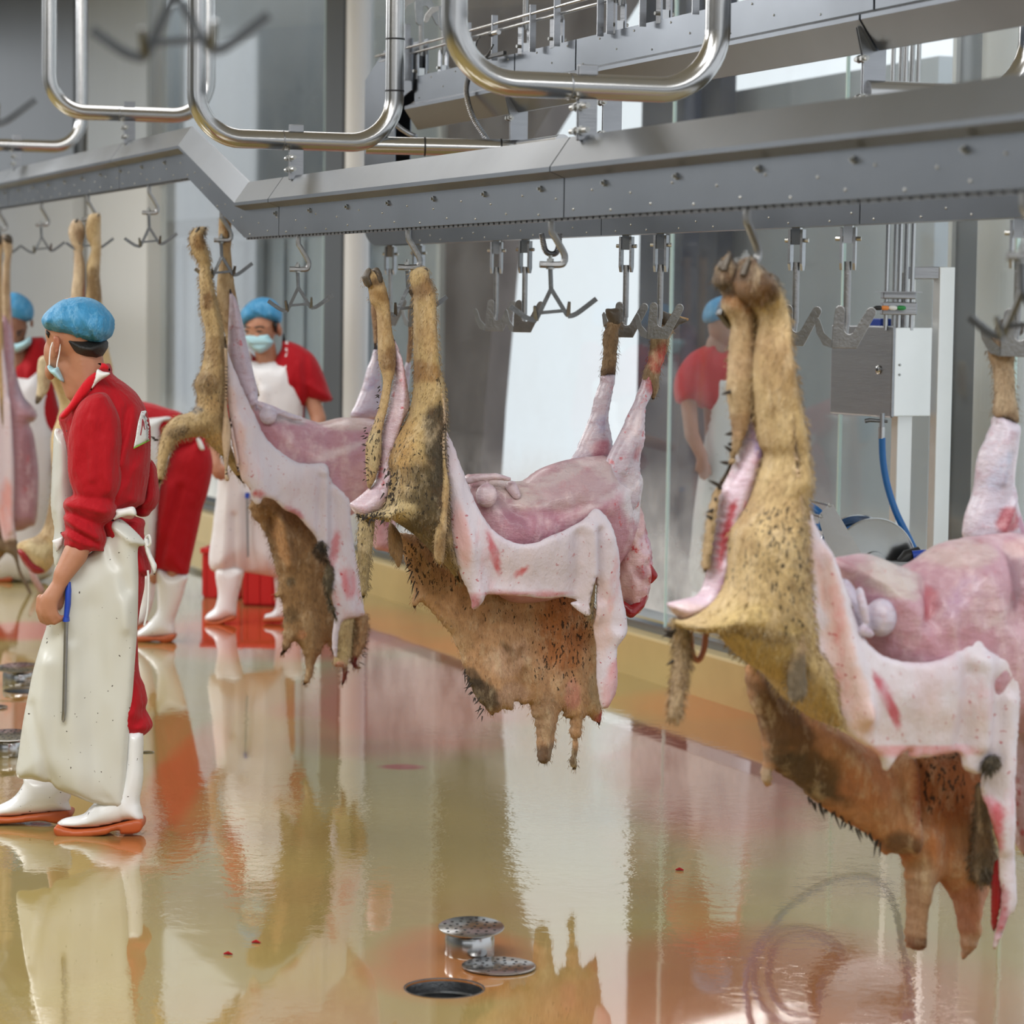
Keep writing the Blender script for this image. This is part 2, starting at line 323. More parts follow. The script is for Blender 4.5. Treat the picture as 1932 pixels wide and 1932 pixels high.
# ---------------------------------------------------------------- inflated outline: a solid with real thickness on a world plane
def pil(name, pts, pl, w0=0,  T=.05, R=None, mat='fleece', col=(200, 180, 140), parent=None, feats=(), step=7, smooth=True, z=None, blobs=(), spots=(), wr=(0, 30), base=0.0, seed=0, rag=0, backk=1.0, hem=False):
    ox, oy, s = z or (0, 0, 1)
    tf = lambda x, y: (ox + x * s, oy + y * s)
    P = [tf(*p) for p in pts]
    if smooth: P = [(v.x, v.y) for v in catmull([(a, b, 0) for a, b in P], True, 5)]
    Q = []
    for i in range(len(P)):                       # resample
        a, b = P[i], P[(i + 1) % len(P)]; L = math.hypot(b[0] - a[0], b[1] - a[1]); n = max(1, int(L / step * 1.2))
        Q += [(a[0] + (b[0] - a[0]) * j / n, a[1] + (b[1] - a[1]) * j / n) for j in range(n)]
    P = []
    for q in Q:
        if not P or math.hypot(q[0] - P[-1][0], q[1] - P[-1][1]) > step * .35: P.append(q)
    if rag:
        P = [(x + rag * noise.noise(Vector((x * .13, y * .13, seed))) * 2, y + rag * noise.noise(Vector((x * .13, y * .13, seed + 9))) * 2) for x, y in P]
    A = np.array(P); B = np.roll(A, -1, 0)
    x0, y0 = A.min(0); x1, y1 = A.max(0); G = []
    j = 0; y = y0
    while y < y1:
        x = x0 + (step / 2 if j % 2 else 0)
        while x < x1: G.append((x, y)); x += step
        y += step * .87; j += 1
    G = np.array(G)
    def inside(G):
        r = np.zeros(len(G), bool)
        for (ax, ay), (bx, by) in zip(A, B):
            c = ((ay > G[:, 1]) != (by > G[:, 1]))
            with np.errstate(divide='ignore', invalid='ignore'): xx = (bx - ax) * (G[:, 1] - ay) / (by - ay) + ax
            r ^= c & (G[:, 0] < xx)
        return r
    def dist(G):
        d = np.full(len(G), 1e9)
        for a, b in zip(A, B):
            ab = b - a; L = (ab ** 2).sum() + 1e-9; tt = np.clip(((G - a) @ ab) / L, 0, 1)
            q = a + tt[:, None] * ab; d = np.minimum(d, np.sqrt(((G - q) ** 2).sum(1)))
        return d
    G = G[inside(G)]; dd = dist(G) if len(G) else np.zeros(0); G = G[dd > step * .45]; dd = dd[dd > step * .45]
    n = len(A); V2 = [Vector(p) for p in A] + [Vector(p) for p in G]
    r = delaunay_2d_cdt(V2, [(i, (i + 1) % n) for i in range(n)], [], 1, 1e-4)
    V = np.array([tuple(v) for v in r[0]]); Fs = r[2]
    rim = [any(k < n for k in o) for o in r[3]]
    D = dist(V); Rm = R or max(dd.max() if len(dd) else 1, 1)
    u = np.clip(D / Rm, 0, 1); TT = base + (T - base) * np.sqrt(np.clip(1 - (1 - u) ** 2, 0, 1))
    vs = []; nn = pl.n; cols = []; bi = {}
    KM = {'hide': .84, 'flesh': .80, 'fleece': 1.04, 'vinyl': .92}.get(mat, 1) if isinstance(mat, str) else 1
    base_c = lin(col); bl = [(tf(b[0], b[1]), b[2] * s, b[3] * s, math.radians(b[4]), lin(b[5]), b[6]) for b in blobs]; sp = [(tf(b[0], b[1]), b[2] * s, b[3] * s, b[4]) for b in spots]
    ft = []
    for f in feats:
        if f[0] == 'l': ft.append(('l', *tf(f[1], f[2]), *tf(f[3], f[4]), f[5] * s, f[6]))
        else: ft.append(('b', *tf(f[1], f[2]), f[3] * s, f[4] * s, f[5]))
    def colour(x, y):
        c = base_c; wn = noise.noise(Vector((x * .03, y * .03, seed))) * .5 + noise.noise(Vector((x * .09, y * .09, seed + 3))) * .25
        for (bx, by), rx, ry, an, bc, k in bl:
            dx, dy = x - bx, y - by; ca, sa = math.cos(an), math.sin(an); e = ((dx * ca + dy * sa) / rx) ** 2 + ((-dx * sa + dy * ca) / ry) ** 2 + wn
            f = max(0, min(1, (1.25 - e) / .7)) * k
            if f > 0: c = tuple(a + (b - a) * f for a, b in zip(c, bc))
        al = 0
        for (bx, by), rx, ry, k in sp:
            e = ((x - bx) / rx) ** 2 + ((y - by) / ry) ** 2 + wn; al = max(al, max(0, min(1, (1.3 - e) / .8)) * k)
        return (c[0] * KM, c[1] * KM, c[2] * KM, al)
    for i, (x, y) in enumerate(V):
        o = 0
        for f in ft:
            if f[0] == 'l':
                _, ax, ay, bx, by, sg, am = f; L = (bx - ax) ** 2 + (by - ay) ** 2 + 1e-9; t_ = max(0, min(1, ((x - ax) * (bx - ax) + (y - ay) * (by - ay)) / L))
                d2 = (x - ax - t_ * (bx - ax)) ** 2 + (y - ay - t_ * (by - ay)) ** 2; o += am * math.exp(-d2 / (2 * sg * sg))
            else:
                _, ax, ay, sx, sy, am = f; o += am * math.exp(-(((x - ax) / sx) ** 2 + ((y - ay) / sy) ** 2) / 2)
        if wr[0]: o += wr[0] * (noise.noise(Vector((x / wr[1], y / wr[1] * .45, seed))) + .5 * noise.noise(Vector((x / wr[1] * 2.3, y / wr[1], seed + 5))))
        p = pl(x, y, w0); edge = min(1, D[i] / (step * 2.5)) if T > .03 else 1
        vs.append(p + nn * (TT[i] + o * edge)); cols.append(colour(x, y))
    N = len(V)
    for i, (x, y) in enumerate(V):
        if rim[i] and base == 0: bi[i] = i
        else: bi[i] = len(vs); vs.append(Vector(vs[i]) - nn * (TT[i] * (1 + backk))); cols.append(cols[i])
    fs = []; cnt = {}
    for f in Fs:
        for a, b in zip(f, f[1:] + f[:1]): cnt[(a, b)] = 1
    for f in Fs:
        fs.append(tuple(f)); fs.append(tuple(bi[k] for k in f)[::-1])
    if base > 0:
        for (a, b) in cnt:
            if (b, a) not in cnt: fs.append((b, a, bi[a], bi[b]))
    me = bpy.data.meshes.new(name); me.from_pydata([tuple(v) for v in vs], [], fs); me.update()
    bm = bmesh.new(); bm.from_mesh(me); bmesh.ops.recalc_face_normals(bm, faces=bm.faces); bm.to_mesh(me); bm.free()
    at_ = me.color_attributes.new('Col', 'FLOAT_COLOR', 'POINT')
    at_.data.foreach_set('color', [k for c in cols for k in c])
    o = link(name, me, parent, M[mat] if isinstance(mat, str) else mat, True)
    return o
from mathutils.bvhtree import BVHTree
def conform(o, target, n, off=.002):
    """lay a thin part on the surface of another"""
    bv = BVHTree.FromPolygons([v.co for v in target.data.vertices], [p.vertices for p in target.data.polygons]); miss = []; sh = []
    for v in o.data.vertices:
        h = bv.ray_cast(v.co + n * .6, -n); sh.append((h[0] - v.co).dot(n) if h[0] else None)
    ok = [x for x in sh if x is not None]; m = sum(ok) / len(ok) if ok else 0
    base = sum(v.co.dot(n) for v in o.data.vertices) / len(o.data.vertices)
    for v, x in zip(o.data.vertices, sh):
        rel = v.co.dot(n) - base; d = (x if x is not None else m)
        v.co += n * (d + off + min(.003, max(-.003, rel)))
    o.data.update(); return o
def paint(o, col):
    me = o.data; a = me.color_attributes.get('Col') or me.color_attributes.new('Col', 'FLOAT_COLOR', 'POINT')
    a.data.foreach_set('color', [k for _ in me.vertices for k in (*lin(col), 0)])
def organic(name, items, voxel, mat, parent, col, sm=6):
    """one continuous surface grown over chains of joints [(point, radius), ...] and ellipsoids ('e', centre, (rx, ry, rz), Matrix)"""
    bm = bmesh.new()
    for it in items:
        if it[0] == 'e':
            Mx = Matrix.Translation(it[1]) @ (it[3].to_4x4() if len(it) > 3 else Matrix()) @ Matrix.Diagonal((*it[2], 1))
            bmesh.ops.create_icosphere(bm, subdivisions=3, radius=1, matrix=Mx)
        else:
            for (a, ra), (b, rb) in zip(it[:-1], it[1:]):
                a, b = Vector(a), Vector(b); n = max(1, int((b - a).length / (min(ra, rb) * .22)))
                for k in range(n + 1):
                    t = k / n; bmesh.ops.create_icosphere(bm, subdivisions=2, radius=ra + (rb - ra) * t, matrix=Matrix.Translation(a.lerp(b, t)))
    me = bpy.data.meshes.new(name); bm.to_mesh(me); bm.free(); o = link(name, me, parent, M[mat] if isinstance(mat, str) else mat)
    applied(o, [('REMESH', dict(mode='VOXEL', voxel_size=voxel)), ('SMOOTH', dict(factor=.5, iterations=sm))])
    o.data.materials.clear(); o.data.materials.append(M[mat] if isinstance(mat, str) else mat)
    o.data.polygons.foreach_set('use_smooth', [True] * len(o.data.polygons)); paint(o, col)
    return o
def hairs(src, n, L, wid=.0016, spread=.35, dark=.8, mat='fleece', box=None, droop=.8, name='wool_fibres', sel=None):
    """short wool fibres rooted on a part; one mesh, nobody could count them"""
    me = src.data; cl = me.color_attributes['Col'].data; nv = [v.co.copy() for v in me.vertices]; nr = [v.normal.copy() for v in me.vertices]
    idx = list(range(len(nv)))
    if sel: idx = [i for i in idx if sel(nv[i])]
    if not idx: return
    R = random.Random(hash(src.name) % 1000 if False else len(nv)); V = []; Fc = []; Cc = []
    for _ in range(n):
        i = R.choice(idx); p = nv[i] + Vector((R.uniform(-1, 1), R.uniform(-1, 1), R.uniform(-1, 1))) * .006
        d = (nr[i] * (1 - droop + .25) + Vector((0, 0, -1)) * droop + Vector((R.uniform(-1, 1), R.uniform(-1, 1), R.uniform(-1, 1))) * spread).normalized()
        l = L * R.uniform(.5, 1.2); s = d.cross(Vector((R.uniform(-1, 1), R.uniform(-1, 1), .3))).normalized() * wid
        b = len(V); mid = p + d * l * .5 + nr[i] * l * .08; V += [p - s, p + s, mid + s * .7, mid - s * .7, p + d * l]; Fc += [(b, b + 1, b + 2, b + 3), (b + 3, b + 2, b + 4)]
        c = cl[i].color; k = dark * R.uniform(.6, 1.25); Cc += [(min(1, c[0] * k), min(1, c[1] * k), min(1, c[2] * k), 0)] * 5
    m = bpy.data.meshes.new(name); m.from_pydata([tuple(v) for v in V], [], Fc); m.update()
    a = m.color_attributes.new('Col', 'FLOAT_COLOR', 'POINT'); a.data.foreach_set('color', [k for c in Cc for k in c])
    o = link(name, m, None, M[mat]); o.parent = src; o['kind'] = 'stuff'
    return o
# ================================================================ setting
D = Vector((.3312, -.9436, 0)); N = Vector((.9436, .3312, 0)); Zv = Vector((0, 0, 1))     # along the rails, across them
R1 = Vector((.109, 7.315, 0))                                                            # a point under the front rail
def struct(name, mb, mat, parent=None, **k):
    o = mb.build(name, mat, parent, **k)
    if parent is None: o['kind'] = 'structure'
    return o
# floor slab with the round drain openings cut through it
hole_px = [(838, 1865, 72), (50, 1303, 40), (278, 1420, 12)]
Wa = floor_at(730, 1131); Wb = floor_at(1430, 1350)
Wd = (Wb - Wa).normalized(); Wn = Vector((-Wd.y, Wd.x, 0))
if Wn.y < 0: Wn = -Wn                                   # pointing away from the camera
e1, e2 = Wa + Wn * .2 - Wd * 16, Wa + Wn * .2 + Wd * 20
def hallpoly(z): return [Vector((p.x, p.y, z)) for p in (e1, e2, Vector((e2.x - 1, -7, 0)), Vector((-9, -7, 0)), Vector((-9, e1.y, 0)))]
fl = struct('floor', MB().prism(hallpoly(-.12), Zv * .12), M['floor'])
fo = Wa + Wn * .95 + Wd * 1
struct('ground', MB().box((fo.x, fo.y, -.06), (40, 1.5, .12), (Wd, Wn, Zv)), M['panel_light'])
cut = MB(); HOLES = []
for px, py, r in hole_px:
    c = floor_at(px, py); rr = r / F * (c - CAMP).length; HOLES.append((c, rr)); cut.lathe(c + Vector((0, 0, -.2)), [(rr, 0), (rr, .4)], 40)
co = cut.build('hole_cutter', M['floor'])
applied(fl, [('BOOLEAN', dict(operation='DIFFERENCE', object=co, solver='EXACT'))]); bpy.data.objects.remove(co)
struct('floor_subbase', MB().prism(hallpoly(-.4), Zv * .1), M['black'])
struct('ceiling', MB().prism(hallpoly(4.45), Zv * .1), M['ceil'])
struct('wall_left', MB().box((-8.5, 10, 2.2), (.15, 34, 4.6)), M['hallw'])
struct('wall_rear_unseen', MB().box((-3, -5.5, .6), (12, .15, 1.2)), M['hallw'])  # unseen wall behind the camera, added to dim the rail's reflections
struct('wall_rear_unseen', MB().box((-3, -5.5, 4.0), (12, .15, .9)), M['hallw'])  # upper strip, the open band below it lets sky light in
# kerb and glass wall: one straight line through two floor points of the photo
Wa = floor_at(730, 1131); Wb = floor_at(1430, 1350)
Wd = (Wb - Wa).normalized(); Wn = Vector((-Wd.y, Wd.x, 0))
if Wn.y < 0: Wn = -Wn                                   # pointing away from the camera
def wall_t(px, off=0, z=1.0):                            # parameter along the wall line (shifted by off) under image column px
    P = Wa + Wn * off; v = ray(px, 560); v = Vector((v.x, v.y, 0))
    # P + Wd t = s v
    det = Wd.x * (-v.y) + v.x * Wd.y
    return (-P.x * (-v.y) + (-P.y) * v.x) / det
def wbox(mb, pxa, pxb, off, th, z0, z1):
    a, b = wall_t(pxa, off), wall_t(pxb, off); c = Wa + Wn * (off + th / 2) + Wd * (a + b) / 2
    return mb.box((c.x, c.y, (z0 + z1) / 2), (abs(b - a), th, z1 - z0), (Wd, Wn, Zv))
KH = .20
t0, t1 = wall_t(-400), wall_t(2400)
c = Wa + Wd * (t0 + t1) / 2 + Wn * .17
struct('trim_1', MB().box((c.x, c.y, KH / 2 - .01), (t1 - t0, .34, KH + .02), (Wd, Wn, Zv)), M['kerb'], bevel=.012)
c2 = c - Wn * .05
struct('trim_2', MB().box((c2.x, c2.y, KH + .018), (t1 - t0, .06, .036), (Wd, Wn, Zv)), M['frame'])
# glass panes standing in the channel, seam to seam
GO = .115; seams = [275, 612, 700, 1268, 1592, 1920, 2380]
for i in range(len(seams) - 1):
    if 612 <= seams[i] < 700: continue
    a, b = wall_t(seams[i], GO) + .006, wall_t(seams[i + 1], GO) - .006; cc = Wa + Wn * GO + Wd * (a + b) / 2
    g = MB().box((cc.x, cc.y, 2.3), (abs(b - a), .008, 4.2 - KH), (Wd, Wn, Zv))
    wo = struct('window_%d' % (i + 1), g, M['glass'])
    e = MB().box((cc.x + Wd.x * (b - a) / 2, cc.y + Wd.y * (b - a) / 2, 2.3), (.009, .014, 4.2), (Wd, Wn, Zv)); e.build('pane_edge', M['edge'], wo)
# solid wall panels and columns left of the glass
mb = MB(); wbox(mb, -420, 138, .02, .12, KH, 4.4); struct('wall_panel', mb, M['panel_light'])['label'] = 'pale wall panel'
mb = MB(); wbox(mb, 163, 275, .0, .16, KH, 4.4); struct('wall_pier', mb, M['panel_light'], bevel=.01)
mb = MB(); wbox(mb, 138, 163, .12, .06, KH, 4.4); struct('wall_recess', mb, M['black'])
mb = MB(); wbox(mb, 610, 643, .03, .10, KH, 4.4); struct('wall_post', mb, M['panel_dark'])
mb = MB(); ca = Wa + Wd * wall_t(672, .12) + Wn * .12; mb.lathe(ca + Zv * KH, [(.075, 0), (.075, 4.2)], 28); struct('round_column', mb, M['panel_light'], smooth=True)
# stainless cladding above the left part (behind the pipes)
for k, (a, b, m_, z0) in enumerate([(-420, 138, 'panel_dark', 2.55), (165, 275, 'panel', 2.55)]):
    mb = MB(); wbox(mb, a, b, -.03, .04, z0, 4.4); struct('wall_cladding', mb, M[m_])
# structures standing beyond the glass
def beyond(name, pxa, pxb, off, th, z0, z1, mat, **k):
    mb = MB(); wbox(mb, pxa, pxb, off, th, z0, z1); return struct(name, mb, M[mat], **k)
beyond('wall_back', 40, 700, 1.7, .1, 0, 4.4, 'panel')
beyond('wall_back', 700, 829, 1.5, .1, 0, 4.4, 'panel')
beyond('trim_3', 822, 829, 1.46, .04, 0, 4.4, 'panel_light')
beyond('wall_back', 1205, 1285, 1.3, .1, 0, 4.4, 'navy')
beyond('wall_back', 1285, 1352, 1.9, .1, 0, 4.4, 'navy')
def z_top(px, py, off): q = Wa + Wn * off + Wd * wall_t(px, off); return at(px, py, q.y).z
MB_ = MB(); za, zb = z_top(1345, 178, 2.1), z_top(1760, 105, 2.1); qa, qb = [Wa + Wn * 2.1 + Wd * wall_t(p_, 2.1) for p_ in (1340, 1760)]
MB_.prism([qa, qb, qb + Zv * zb, qa + Zv * za], Wn * .1); struct('wall_back', MB_, M['panel'])
beyond('wall_back', 1792, 1885, .9, .3, 0, 4.4, 'panel_dark')
beyond('trim_4', 1786, 1793, .88, .1, 0, 4.4, 'panel_light')
mb = MB(); ca = Wa + Wd * wall_t(1915, .55) + Wn * .55; mb.lathe(ca, [(.15, 0), (.15, 4.4)], 32); struct('round_column', mb, M['panel_light'], smooth=True)
beyond('wall_back', 1960, 2060, 1.3, .1, 0, 4.4, 'panel')
# taupe wall with its raking edge beside the bright opening
def tw(px, off, z): p = Wa + Wn * off + Wd * wall_t(px, off); return Vector((p.x, p.y, z))
poly = [tw(829, 1.5, 0), tw(905, 1.5, 0), tw(918, 1.5, 1.0), tw(938, 1.5, 1.95), tw(1005, 1.5, 2.75), tw(1180, 1.5, 3.6), tw(1180, 1.5, 4.4), tw(829, 1.5, 4.4)]
struct('wall_wing', MB().prism(poly, Wn * .15), M['brown'])
# strip curtain: a doorway hung with overlapping strips
cu = thing('strip_curtain', 'pale translucent strip curtain hanging behind the glass, left of the dark post', 'curtain', tw(440, 1.1, 2.2))
for k in range(17):
    a = 285 + k * 19; mb = MB(); off = 1.1 + (.02 if k % 2 else 0)
    ta, tb = wall_t(a, off), wall_t(a + 22, off); pts = []
    for j in range(7):
        u = j / 6; p = Wa + Wn * (off + .012 * math.sin(u * math.pi) * (1 if k % 2 else -1)) + Wd * (ta + (tb - ta) * u); pts.append(Vector((p.x, p.y, 0)))
    poly = pts + [p + Wn * .003 for p in reversed(pts)]
    mb.prism([p + Zv * .15 for p in poly], Zv * 2.0); o = mb.build('strip', M['curtain'], cu, smooth=True)
mb = MB(); wbox(mb, 280, 612, 1.05, .1, 2.2, 2.34); mb.build('curtain_rail', M['panel_dark'], cu)
# ================================================================ rails
PR = [(.018, 0), (.018, .10), (.058, .116), (.058, .128), (.004, .205), (-.004, .205), (-.058, .128), (-.058, .116), (-.018, .10), (-.018, 0)]
PR = [(-a, z) for a, z in PR]                       # +a points away from the camera (N)
Z1 = at(1045, 412, 7.315).z
def s_at(px, o=0):                                   # rail parameter s under image column px, for the line offset o along N
    P = R1 + N * o; v = ray(px, 480); return (P.x * v.y - P.y * v.x) / (D.y * v.x - D.x * v.y)
def rp(s, o=0, z=0): p = R1 + N * o + D * s; return Vector((p.x, p.y, z))
sA, sB = s_at(470), s_at(362)
ZB = at(285, 348, rp(s_at(285)).y).z
rail = thing('conveyor_rail', 'long grey steel conveyor rail with a raised kink, running from lower left to upper right', 'conveyor', rp(0, 0, Z1))
def housing(path, name, parent, prof=PR, mat='housing'):
    return MB().sweep(prof, [(p, N) for p in path]).build(name, M[mat], parent)
sJ1, sJ2 = s_at(1075), s_at(535)
housing([rp(7.0, 0, Z1), rp(sJ1 + .004, 0, Z1)], 'rail_cover', rail)
housing([rp(sJ1 - .004, 0, Z1), rp(sJ2 + .004, 0, Z1)], 'rail_cover', rail)
housing([rp(sJ2 - .004, 0, Z1), rp(sA, 0, Z1), rp(sB, 0, ZB), rp(s_at(232) + .004, 0, ZB)], 'rail_cover', rail)
housing([rp(s_at(232) - .004, 0, ZB), rp(s_at(22) + .004, 0, ZB)], 'rail_cover', rail)
housing([rp(s_at(22) - .004, 0, ZB), rp(-15, 0, ZB)], 'rail_cover', rail)
def zr(s): return Z1 if s > sA else (ZB if s < sB else Z1 + (ZB - Z1) * (sA - s) / (sA - sB))
def rivets(name, parent, s0, s1, zs, o, spacing, zf, r=.0035, sign=-1, stagger=True):
    mb = MB(); s = s0; i = 0
    while s < s1:
        z = zf(s) + zs[i % len(zs)]; p = rp(s, o, z); mb.lathe(p, [(r, 0), (r * .9, r * .5), (r * .4, r * .9)], 8, tuple(N * sign)); s += spacing; i += 1
    return mb.build(name, M['bolt'], parent, smooth=True)
ro = rivets('rivets', rail, -10.5, 3.6, (.012, .05, .02, .065), -.018, .13, zr); ro['kind'] = 'stuff'
s = -10.2
while s < 3.6:                                       # hexagon bolts along the face
    if not (sB - .05 < s < sA + .05):
        mb = MB(); p = rp(s, -.018, zr(s) + .078); mb.lathe(p, [(.008, 0), (.008, .006)], 6, tuple(-N)); mb.lathe(p, [(.004, 0), (.004, .012)], 8, tuple(-N)); mb.build('bolt', M['bolt'], rail)
    s += .46
# chain seen in the slot under the rail
mb = MB(); s = -10.5
while s < 3.8:
    mb.box(rp(s, 0, zr(s) - .003), (.03, .018, .008), (D, N, Zv)); s += .045
o = mb.build('drive_chain', M['hook_dark'], rail)
# second, lower conveyor and its return track, one machine
O2 = .78
Z2 = at(1215, 442, rp(s_at(1215, O2), O2).y).z
conv = thing('return_conveyor', 'double steel conveyor behind the front rail, with upper return track and end housing', 'conveyor', rp(0, O2, Z2))
s2a = s_at(720, O2)
PB = [(-.03, 0), (-.03, .17), (.03, .17), (.03, 0)]
cuts = [s2a + .02, s_at(1150, O2), s_at(1640, O2), 8.0]
for a, b in zip(cuts[:-1], cuts[1:]): housing([rp(a + .003, O2, Z2), rp(b - .003, O2, Z2)], 'lower_rail', conv, PB)
Z3 = at(815, 240, rp(s_at(815, O2), O2).y).z
PT = [(x, .205 - z) for x, z in PR]
cut3 = [s_at(786, O2), s_at(1005, O2) - .05, s_at(1092, O2), s_at(1640, O2), 8.0]
cut3 = [s_at(786, O2), s_at(975, O2), s_at(1090, O2), s_at(1650, O2), 8.0]
for a, b in zip(cut3[:-1], cut3[1:]): housing([rp(a + .006, O2, Z3), rp(b - .006, O2, Z3)], 'return_track', conv, PT)
r2 = rivets('rivets', conv, s2a + .1, 4.6, (.012, .03, .012, .10), O2 - .03, .13, lambda s: Z2); r2['kind'] = 'stuff'
r3 = rivets('rivets', conv, s2a + .1, 4.6, (.19, .145, .19, .12), O2 - .018, .15, lambda s: Z3); r3['kind'] = 'stuff'
# end housing: plate with rounded lower corner
pts = [(.48, 0)] + [(.02 - .19 * math.sin(a) + .0, .10 - .10 * math.cos(a)) for a in [i * math.pi / 16 for i in range(9)]] + [(-.17, .68), (.16, .80), (.48, .80), (.48, .60), (.26, .56), (.26, .17), (.48, .17)]
for oo in (-.034, .030): MB().prism([rp(s2a + .02 + a, O2 + oo, Z2 + z) for a, z in pts], N * .004).build('end_plate', M['housing'], conv)
mb = MB(); mb.lathe(rp(s2a + .03, O2 - .03, Z2 + .30), [(.09, 0), (.09, .06)], 28, tuple(N)); mb.build('sprocket_cover', M['housing'], conv, smooth=True)
mb = MB()
ppts = [(.02 - .19 * math.sin(a), .10 - .10 * math.cos(a)) for a in [i * math.pi / 16 for i in range(9)]]
ppts = [(.4, 0)] + ppts + [(-.17, .68)]
strip = [(rp(s2a + .02 + a, O2, Z2 + z), N) for a, z in ppts]
vs = []; 
for P, _ in strip: vs += [P - N * .03, P + N * .03]
mb.add(vs, [(2 * i, 2 * i + 1, 2 * i + 3, 2 * i + 2) for i in range(len(strip) - 1)]); mb.build('end_skin', M['housing'], conv)
# guide rods over the return track with their posts
for dz, oo in ((.335, -.05), (.315, -.03)):
    MB().tube([rp(s2a + .05, O2 + oo, Z3 + dz - .02), rp(6.0, O2 + oo, Z3 + dz)], .005, 10).build('guide_rod', M['polish'], conv, smooth=True)
for px in (785, 900, 950, 1022, 1068, 1150, 1168, 1230, 1330):
    s = s_at(px, O2); h = .22 if px % 2 else .16
    MB().box(rp(s, O2 - .045, Z3 + .19 + h / 2), (.006, .022, h), (D, N, Zv)).build('guide_post', M['steel'], conv)
for px in (960, 915):                                 # two proximity sensors with a black cable
    s = s_at(px, O2); p = rp(s, O2 - .07, Z3 + .26 + (.02 if px == 960 else 0))
    mb = MB(); mb.tube([p, p + D * .06], .009, 12); so = mb.build('sensor', M['polish'], conv, smooth=True)
    mb = MB(); mb.tube([p - D * .025, p], .010, 12); mb.build('sensor_plug', M['black'], so, smooth=True)
s = s_at(985, O2); p0 = rp(s_at(940, O2), O2 - .07, Z3 + .28)
MB().tube(catmull([p0 - D * .03, p0 - D * .07 - Zv * .02, p0 - D * .07 - Zv * .08, p0 - D * .01 - Zv * .09, p0 + D * .08 - Zv * .06, p0 + D * .12 - Zv * .04]), .003, 8).build('sensor_cable', M['black'], conv, smooth=True)
MB().box(rp(s_at(955, O2), O2 - .06, Z3 + .205), (.26, .012, .012), (D, N, Zv)).build('cable_tray', M['black'], conv)
# brackets between the return track and the lower rail
for px, hole in ((975, 0), (1150, 1), (1640, 1)):
    s = s_at(px, O2); b = thing('hanger_bracket', {975: 'folded steel bracket under the return track, beside the corrugated conduit', 1150: 'steel bracket with pipe hole behind the middle pipe loop', 1640: 'large steel bracket with round pipe hole under the return track at right'}[px], 'bracket', rp(s, O2, Z2 + .17), 'brackets of the return conveyor')
    for e in (-.007, .003):
        w_ = .032; P0 = [rp(s + e, O2 - w_ - .02, Z3 + .06), rp(s + e, O2 + w_, Z3 + .06), rp(s + e, O2 + w_, Z2 + .17), rp(s + e, O2 - w_, Z2 + .17), rp(s + e, O2 - w_, Z3 - .02)]
        MB().prism(P0, D * .004).build('plate', M['steel'], b)
    for z in (.07, .17):
        p = rp(s, O2 - .035, Z3 - z + .05); mb = MB(); mb.lathe(p - D * .035, [(.006, 0), (.006, .07)], 10, tuple(D)); mb.lathe(p + D * .008, [(.011, 0), (.011, .01)], 6, tuple(D)); mb.lathe(p - D * .018, [(.011, 0), (.011, .01)], 6, tuple(D)); mb.build('bolt', M['bolt'], b)
# U shaped pipe hangers carrying the front rail
def fillet(pts, r, k=9):
    out = [Vector(pts[0])]
    for a, b, c in zip(pts[:-2], pts[1:-1], pts[2:]):
        a, b, c = Vector(a), Vector(b), Vector(c); u = (a - b).normalized(); v = (c - b).normalized(); cen = b + (u + v) * r
        for j in range(k + 1):
            t = j / k * math.pi / 2; out.append(cen - v * r * math.cos(t) - u * r * math.sin(t))
    out.append(Vector(pts[-1])); return out
ULAB = {1103: 'thick bent steel pipe hanger, U shaped, at top centre right', 557: 'bent steel pipe hanger, U shaped, right above the rail kink', 243: 'bent steel pipe hanger, U shaped, left of the rail kink', 32: 'bent steel pipe hanger cut by the left picture edge'}
for px in (1103, 557, 243, 32):
    s = s_at(px, 0); zz = zr(s); zp = zz + .325
    u = thing('pipe_hanger', ULAB[px], 'pipe hanger', rp(s, 0, zz + .2), 'U shaped pipe hangers over the front rail')
    a = .354
    MB().tube(fillet([rp(s, -a, 3.9), rp(s, -a, zp), rp(s, a, zp), rp(s, a, 3.9)], .16, 12), .033, 24).build('pipe', M['polish'], u, smooth=True)
    for e in (-.010, .004):
        MB().box(rp(s + e + .003, .0, zz + .285), (.006, .050, .19), (D, N, Zv)).build('plate', M['steel'], u, bevel=.002)
    for z in (.235, .275) if px != 1103 else (.225, .285):
        p = rp(s, -.02, zz + z - .01); mb = MB(); mb.lathe(p - D * .06, [(.007, 0), (.007, .12)], 12, tuple(D)); mb.lathe(p + D * .010, [(.012, 0), (.012, .012)], 6, tuple(D)); mb.lathe(p - D * .026, [(.012, 0), (.012, .012)], 6, tuple(D)); mb.build('bolt', M['bolt'], u)
    mb = MB(); mb.lathe(rp(s, -.05, zp) - N * .0, [(.0345, 0), (.0345, .004)], 24, tuple(N)); mb.build('weld_bead', M['steel'], u, smooth=True)
    if px == 557:
        for z, h in ((2.62, .05), (2.44, .25)):
            mb = MB(); mb.lathe(rp(s, a, z), [(.0345, 0), (.0345, .006)], 24); mb.build('cable_tie', M['black'], u, smooth=True)
